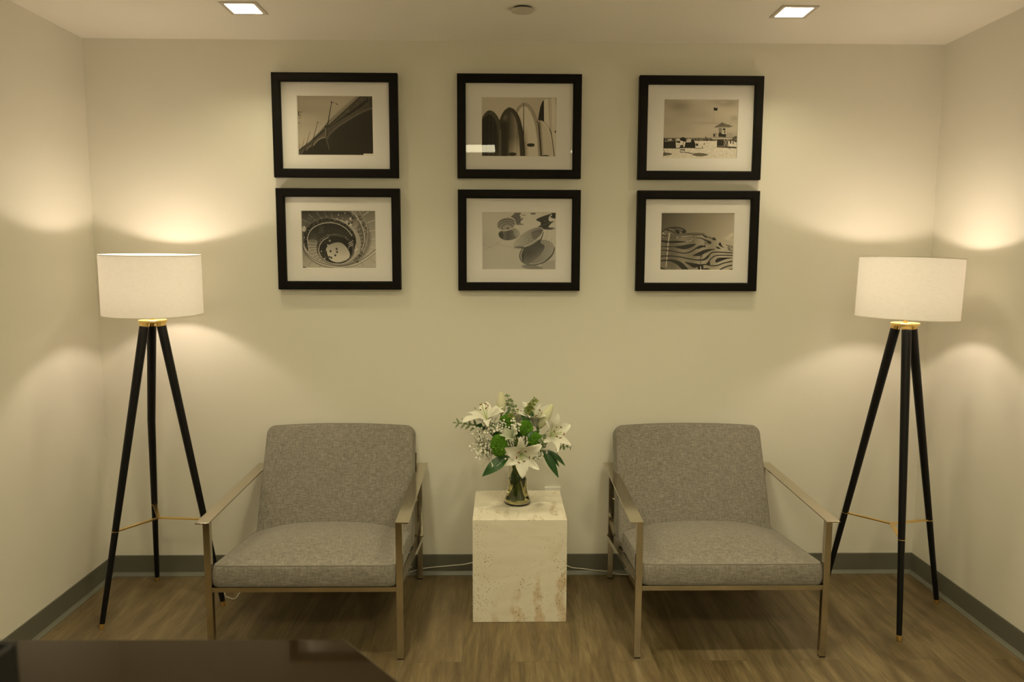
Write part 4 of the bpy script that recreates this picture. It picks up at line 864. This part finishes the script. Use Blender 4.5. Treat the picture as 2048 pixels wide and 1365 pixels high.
def lily(c, d, L, open_=(.35, 1.75), twist=0, label='', back=False, per=None, pist=.075, droop=0):
    r = tag(empty('lily', c), label, 'flower', 'white lilies in the vase'); M = frame(d, twist); c = Vector(c)
    for k in range(6):
        phi = R(60*k); big = k % 2; o0, o1 = open_; pl, o1k = L*(1.0 if big else .96)*rnd.uniform(.88, 1.06), o1*(1 if big else 1.08)*rnd.uniform(.9, 1.12)
        if per and k in per: pl *= per[k][0]; o1k *= per[k][1]
        m = MB(); petal(m, M, pl, L*(.245 if big else .165), o0+(0 if big else .06), o1k+rnd.uniform(-.08, .08), phi+rnd.uniform(-.1, .1), wave=.0040, cup=.24)
        m.build('petal', MAT_PETAL_G if back else MAT_PETAL, r, smooth=True, angle=80)
    if pist:
        for k in range(6):
            phi = R(60*k+30); a = .22+rnd.uniform(-.05, .1); pts = [Vector((0, 0, .004))]; 
            for i in range(1, 6): t = i/5; rr = pist*.9*t*math.sin(a*(.6+.9*t)); pts.append(Vector((math.cos(phi)*rr, math.sin(phi)*rr, pist*.9*t)))
            f = MB().tube([M @ p for p in pts], .0009, 6).build('stamen', MAT_FILAMENT, r, smooth=True)
            e = pts[-1]; t_ = Vector((-math.sin(phi), math.cos(phi), .3)).normalized()*.0065; MB().tube([M @ (e-t_), M @ (e-t_*.5+Vector((0, 0, .001))), M @ (e+t_*.5+Vector((0, 0, .001))), M @ (e+t_)], [.0008, .0021, .0021, .0008], 8).build('anther', MAT_ANTHER, f, smooth=True)
        m = MB(); m.tube([M @ Vector((0, 0, .002)), M @ Vector((.002, 0, pist*.6)), M @ Vector((.004, 0, pist*1.12))], [.0018, .0013, .0014], 8); m.sphere(M @ Vector((.004, 0, pist*1.13)), .0030, 8, 6); m.build('pistil', MAT_FILAMENT, r, smooth=True)
    sp = [p-c for p in stem_path(c, d)]; MB().tube(sp, .0050, 8).build('stem', MAT_STEM, r, smooth=True)
    return r
def bud(c0, c1, w, label):
    c0, c1 = Vector(c0), Vector(c1); r = tag(empty('lily_bud', c0), label, 'flower bud', 'closed lily buds'); L = (c1-c0).length; M = frame(c1-c0)
    rings_ = []
    for i in range(15):
        t = i/14; rad = w*(math.sin(math.pi*min(1, t*.86+.07))**.75)*(1-.25*t) if i < 14 else .0006; row = []
        for k in range(36): a = 2*math.pi*k/36; rr = rad*(1-.10*abs(math.cos(1.5*a))**6); row.append(M @ Vector((rr*math.cos(a), rr*math.sin(a), L*t)))
        rings_.append(row)
    MB().rings(rings_).build('closed_petals', MAT_BUD, r, smooth=True, angle=80)
    MB().tube([p-c0 for p in stem_path(c0, c1-c0)], .0028, 8).build('stem', MAT_STEM, r, smooth=True); return r
lily((.048, -.395, .694), (.02, -.92, .02), .120, (.55, 1.62), R(30), 'open white lily facing the viewer, lowest in front over the vase rim', per={})
lily((.150, -.345, .757), (.66, -.66, .32), .124, (.45, 1.75), R(10), 'open white lily on the right side, stamens pointing right', pist=.085)
lily((-.092, -.300, .806), (-.22, -.32, .92), .118, (.75, 1.95), R(5), 'open white lily at the upper left, pistil pointing straight up', pist=.085)
lily((.118, -.255, .778), (-.12, -.38, .90), .120, (.35, 1.50), R(25), 'open white lily at the upper right behind the tall bud', pist=.075)
lily((.040, -.200, .775), (.05, -.25, .96), .078, (.3, 1.45), R(0), 'small half hidden white lily at the top centre back', pist=.062)
lily((-.050, -.305, .700), (-.80, -.50, -.12), .112, (.4, 1.7), R(15), 'soft white lily drooping at the lower left behind the small white blossoms', pist=0)
lily((.020, -.345, .742), (-.30, -.55, .45), .078, (.25, 1.1), R(20), 'pale green white half open lily above the front lily', back=True, pist=0)
bud((-.033, -.270, .834), (-.034, -.272, .931), .0225, 'tall closed cream lily bud at the top left of the bouquet')
bud((.128, -.300, .780), (.183, -.292, .882), .0235, 'tall closed cream lily bud at the top right of the bouquet')
def leaf(m, base, tip, W, sag=.01, up=(0, -.8, .6), n=14, k=7):
    b, t_ = Vector(base), Vector(tip); d = (t_-b); L = d.length; d.normalize(); sd = d.cross(Vector(up)).normalized(); nn = sd.cross(d)
    vs = []
    for o in (0, -.0006):
        for i in range(n+1):
            t = i/n; w = W*math.sin(math.pi*t**.8)**.9*(1-.1*t)+.0003; c = b+d*(L*t)+nn*(sag*math.sin(math.pi*t))
            for j in range(k): s = -1+2*j/(k-1); vs.append(c+sd*(w*s)+nn*(o+abs(s)*w*.28))
    N = (n+1)*k; fs = []
    for i in range(n):
        for j in range(k-1): a = i*k+j; fs += [(a, a+1, a+k+1, a+k), (N+a, N+a+k, N+a+k+1, N+a+1)]
        for j in (0, k-1): a = i*k+j; fs.append((a, a+k, N+a+k, N+a))
    return m.add(vs, fs)
def leaf_sprig(label, leaves, root):
    """a broad-leaved sprig: blades on short stalks joining one stem"""
    r = tag(empty('leaf_sprig', root), label, 'foliage', 'dark green leaves in the bouquet'); root = Vector(root)
    for b, t, w, sag in leaves:
        m = MB(); leaf(m, Vector(b)-root, Vector(t)-root, w, sag); m.tube([Vector((0, 0, 0)), Vector(b)-root], .0014, 6); m.build('leaf', MAT_LEAF, r, smooth=True, angle=70)
    MB().tube([p-root for p in stem_path(root)], .0028, 8).build('stem', MAT_STEM, r, smooth=True)
leaf_sprig('single broad dark green leaf hanging at the lower left of the vase', [((-.004, -.355, .668), (-.113, -.385, .594), .027, .012)], (.02, -.30, .655))
leaf_sprig('drooping dark green leaves at the lower right below the right lily', [((.142, -.345, .695), (.206, -.365, .581), .0175, .008), ((.165, -.33, .690), (.236, -.335, .624), .011, .010), ((.160, -.32, .685), (.212, -.33, .618), .009, .006)], (.10, -.29, .672))
leaf_sprig('dark green leaves among the flowers at the top centre', [((.085, -.30, .790), (.048, -.285, .842), .016, .006), ((.10, -.27, .810), (.088, -.255, .853), .010, .004), ((.115, -.35, .735), (.070, -.345, .775), .018, .006)], (.07, -.27, .74))
leaf_sprig('dark green leaf under the upper left lily', [((-.085, -.29, .775), (-.142, -.315, .795), .016, .004), ((-.02, -.27, .79), (.0, -.26, .852), .012, .004)], (-.04, -.27, .735))
leaf_sprig('dark green leaf blades seen inside the upper part of the glass vase', [((VX-.022, VY-.024, VZ+.150), (VX-.012, VY-.024, VZ+.070), .011, .002), ((VX+.022, VY-.020, VZ+.160), (VX-.010, VY-.030, VZ+.085), .010, .003), ((VX+.024, VY-.012, VZ+.150), (VX+.022, VY-.016, VZ+.070), .009, .002), ((VX-.006, VY+.010, VZ+.165), (VX-.020, VY+.004, VZ+.080), .013, .002)], (VX, VY-.004, VZ+.172))
leaf_sprig('dark green leaves filling the shaded middle of the bouquet', [((-.02, -.30, .73), (-.085, -.30, .76), .018, .006), ((.03, -.29, .74), (-.005, -.29, .80), .017, .006), ((.05, -.29, .73), (.03, -.275, .80), .016, .006), ((.08, -.28, .72), (.13, -.27, .76), .018, .006), ((0, -.31, .70), (-.07, -.315, .68), .016, .006), ((.08, -.30, .70), (.14, -.31, .70), .015, .006)], (.035, -.275, .69))
def ball(c, rr, sz, label):
    r = tag(empty('green_dianthus', c), label, 'flower', 'fuzzy green ball flowers'); bm = bmesh.new(); bmesh.ops.create_icosphere(bm, subdivisions=5, radius=1)
    rn = random.Random(int(c[0]*9999))
    for v in bm.verts: f = rn.choice((.80, .88, 1.0, 1.06)); v.co = Vector((v.co.x*rr*f, v.co.y*rr*f, v.co.z*rr*sz*f))
    me = bpy.data.meshes.new('flower_head'); bm.to_mesh(me); bm.free(); o = bpy.data.objects.new('flower_head', me); col.objects.link(o); me.materials.append(MAT_BALL); o.parent = r
    MB().tube([p-Vector(c) for p in stem_path(c)], .0022, 8).build('stem', MAT_STEM, r, smooth=True)
ball((-.043, -.360, .720), .0355, 1.32, 'largest fuzzy green ball flower, left of the front lily')
ball((-.012, -.300, .808), .030, .95, 'fuzzy green ball flower below the tall left bud')
ball((.070, -.325, .785), .030, 1.1, 'fuzzy green ball flower just above the front lily')
ball((.106, -.340, .742), .028, 1.0, 'fuzzy green ball flower behind the left petal of the right lily')
def disc(m, c, nrm, r_, sx=1.0):
    M = frame(nrm, rnd.uniform(0, 6)); c = Vector(c); n = 14; top = [c+M @ Vector((r_*sx*math.cos(2*math.pi*k/n), r_*math.sin(2*math.pi*k/n), .0012*math.cos(4*math.pi*k/n))) for k in range(n)]
    bt = [p-(M @ Vector((0, 0, .0007))) for p in top]; m.add(top+bt, [tuple(range(n)), tuple(range(n, 2*n))[::-1]]+[(k, n+k, n+(k+1) % n, (k+1) % n) for k in range(n)])
def eucalyptus(path, leaf_r, step, label, mat, spiky=False, gap=0):
    r = tag(empty('eucalyptus_sprig', path[0]), label, 'foliage', 'eucalyptus sprigs in the bouquet'); P = smooth_pts(path, 10); o = Vector(path[0])
    MB().tube([p-o for p in P], .0013, 6).build('twig', MAT_STEM, r, smooth=True)
    s = 0; last = 0; k = 0
    for i in range(1, len(P)):
        s += (P[i]-P[i-1]).length
        if s-last > step:
            last = s; t = (P[i]-P[i-1]).normalized(); f = frame(t, k*1.6); k += 1; sc = 1-.35*i/len(P)
            for sg in (-1, 1):
                side = f @ Vector((sg, 0, 0)); m = MB()
                if spiky: leaf(m, P[i]-o, P[i]-o+(side*.8+t*.55)*leaf_r*2.3*sc, leaf_r*.34*sc, .001, n=8, k=5)
                else: disc(m, P[i]-o+side*leaf_r*.9*sc, (t*.8+side*-.3+Vector((0, -.5, 0))), leaf_r*sc, .82)
                m.build('leaf', mat, r, smooth=True, angle=70)
    MB().tube([p-o for p in stem_path(path[0])], .0018, 6).build('stem', MAT_STEM, r, smooth=True)
eucalyptus([(-.12, -.275, .775), (-.17, -.285, .791), (-.225, -.29, .799)], .0165, .010, 'narrow leaved eucalyptus tip sticking out furthest left', MAT_EUC, spiky=True)
eucalyptus([(.0, -.24, .80), (.0, -.245, .87), (-.010, -.25, .918)], .0115, .017, 'round leaved eucalyptus tip beside the tall left bud', MAT_EUC)
eucalyptus([(.015, -.25, .82), (.02, -.25, .86), (.010, -.25, .888)], .011, .020, 'short grey green eucalyptus tip right of the tall left bud', MAT_EUC)
eucalyptus([(.062, -.28, .815), (.082, -.275, .855), (.108, -.265, .888), (.118, -.262, .900)], .0125, .0085, 'yellow green eucalyptus tip with stacked round leaves, top centre', MAT_EUC_Y)
eucalyptus([(.018, -.31, .80), (.010, -.315, .83), (-.006, -.315, .848)], .0105, .008, 'short yellow green eucalyptus tip under the tall left bud', MAT_EUC_Y)
eucalyptus([(.20, -.30, .69), (.235, -.305, .700), (.262, -.30, .694)], .010, .014, 'small eucalyptus tip sticking out furthest right', MAT_EUC)
eucalyptus([(.128, -.365, .70), (.138, -.375, .735), (.145, -.375, .757)], .0145, .018, 'grey green eucalyptus leaves in front of the right lily', MAT_EUC)
def babys_breath(c, spread, n, label):
    r = tag(empty('babys_breath_sprig', c), label, 'flower', 'sprigs of tiny white blossoms'); c = Vector(c); st, bl = MB(), MB(); root = Vector((VX, VY, VZ+.2))-c; root = root*.45
    rn = random.Random(int(abs(c.x*7777)))
    for k in range(n):
        d = Vector((rn.gauss(0, 1)*spread[0], rn.gauss(0, 1)*spread[1]*.6-.004, rn.gauss(0, 1)*spread[2])); 
        if k % 4 == 0: hub_ = d*.35
        st.tube([root*.5+hub_*.3, hub_, d], .0005, 5)
        bl.sphere(d, rn.uniform(.0034, .0058), 8, 6)
    st.tube([root*.5, root], .0012, 6)
    st.build('branching_stalks', MAT_STEM, r); tag(bl.build('tiny_blossoms', MAT_TINY, r, smooth=True), kind='stuff')
    MB().tube([p-c for p in stem_path(c+root)], .0016, 6).build('stem', MAT_STEM, r, smooth=True)
babys_breath((-.062, -.335, .795), (.030, .03, .017), 80, 'cluster of tiny white blossoms below the upper left lily')
babys_breath((-.118, -.325, .735), (.017, .02, .030), 70, 'cluster of tiny white blossoms at the far left of the bouquet')
babys_breath((-.098, -.335, .685), (.022, .02, .022), 60, 'cluster of tiny white blossoms at the lower left above the single broad leaf')
babys_breath((.028, -.345, .792), (.016, .02, .015), 40, 'cluster of tiny white blossoms between the green ball flowers at the centre')
babys_breath((.122, -.360, .694), (.016, .02, .015), 45, 'cluster of tiny white blossoms right of the front lily')
babys_breath((.012, -.385, .662), (.012, .01, .010), 18, 'cluster of tiny white blossoms at the vase rim left of the front lily')
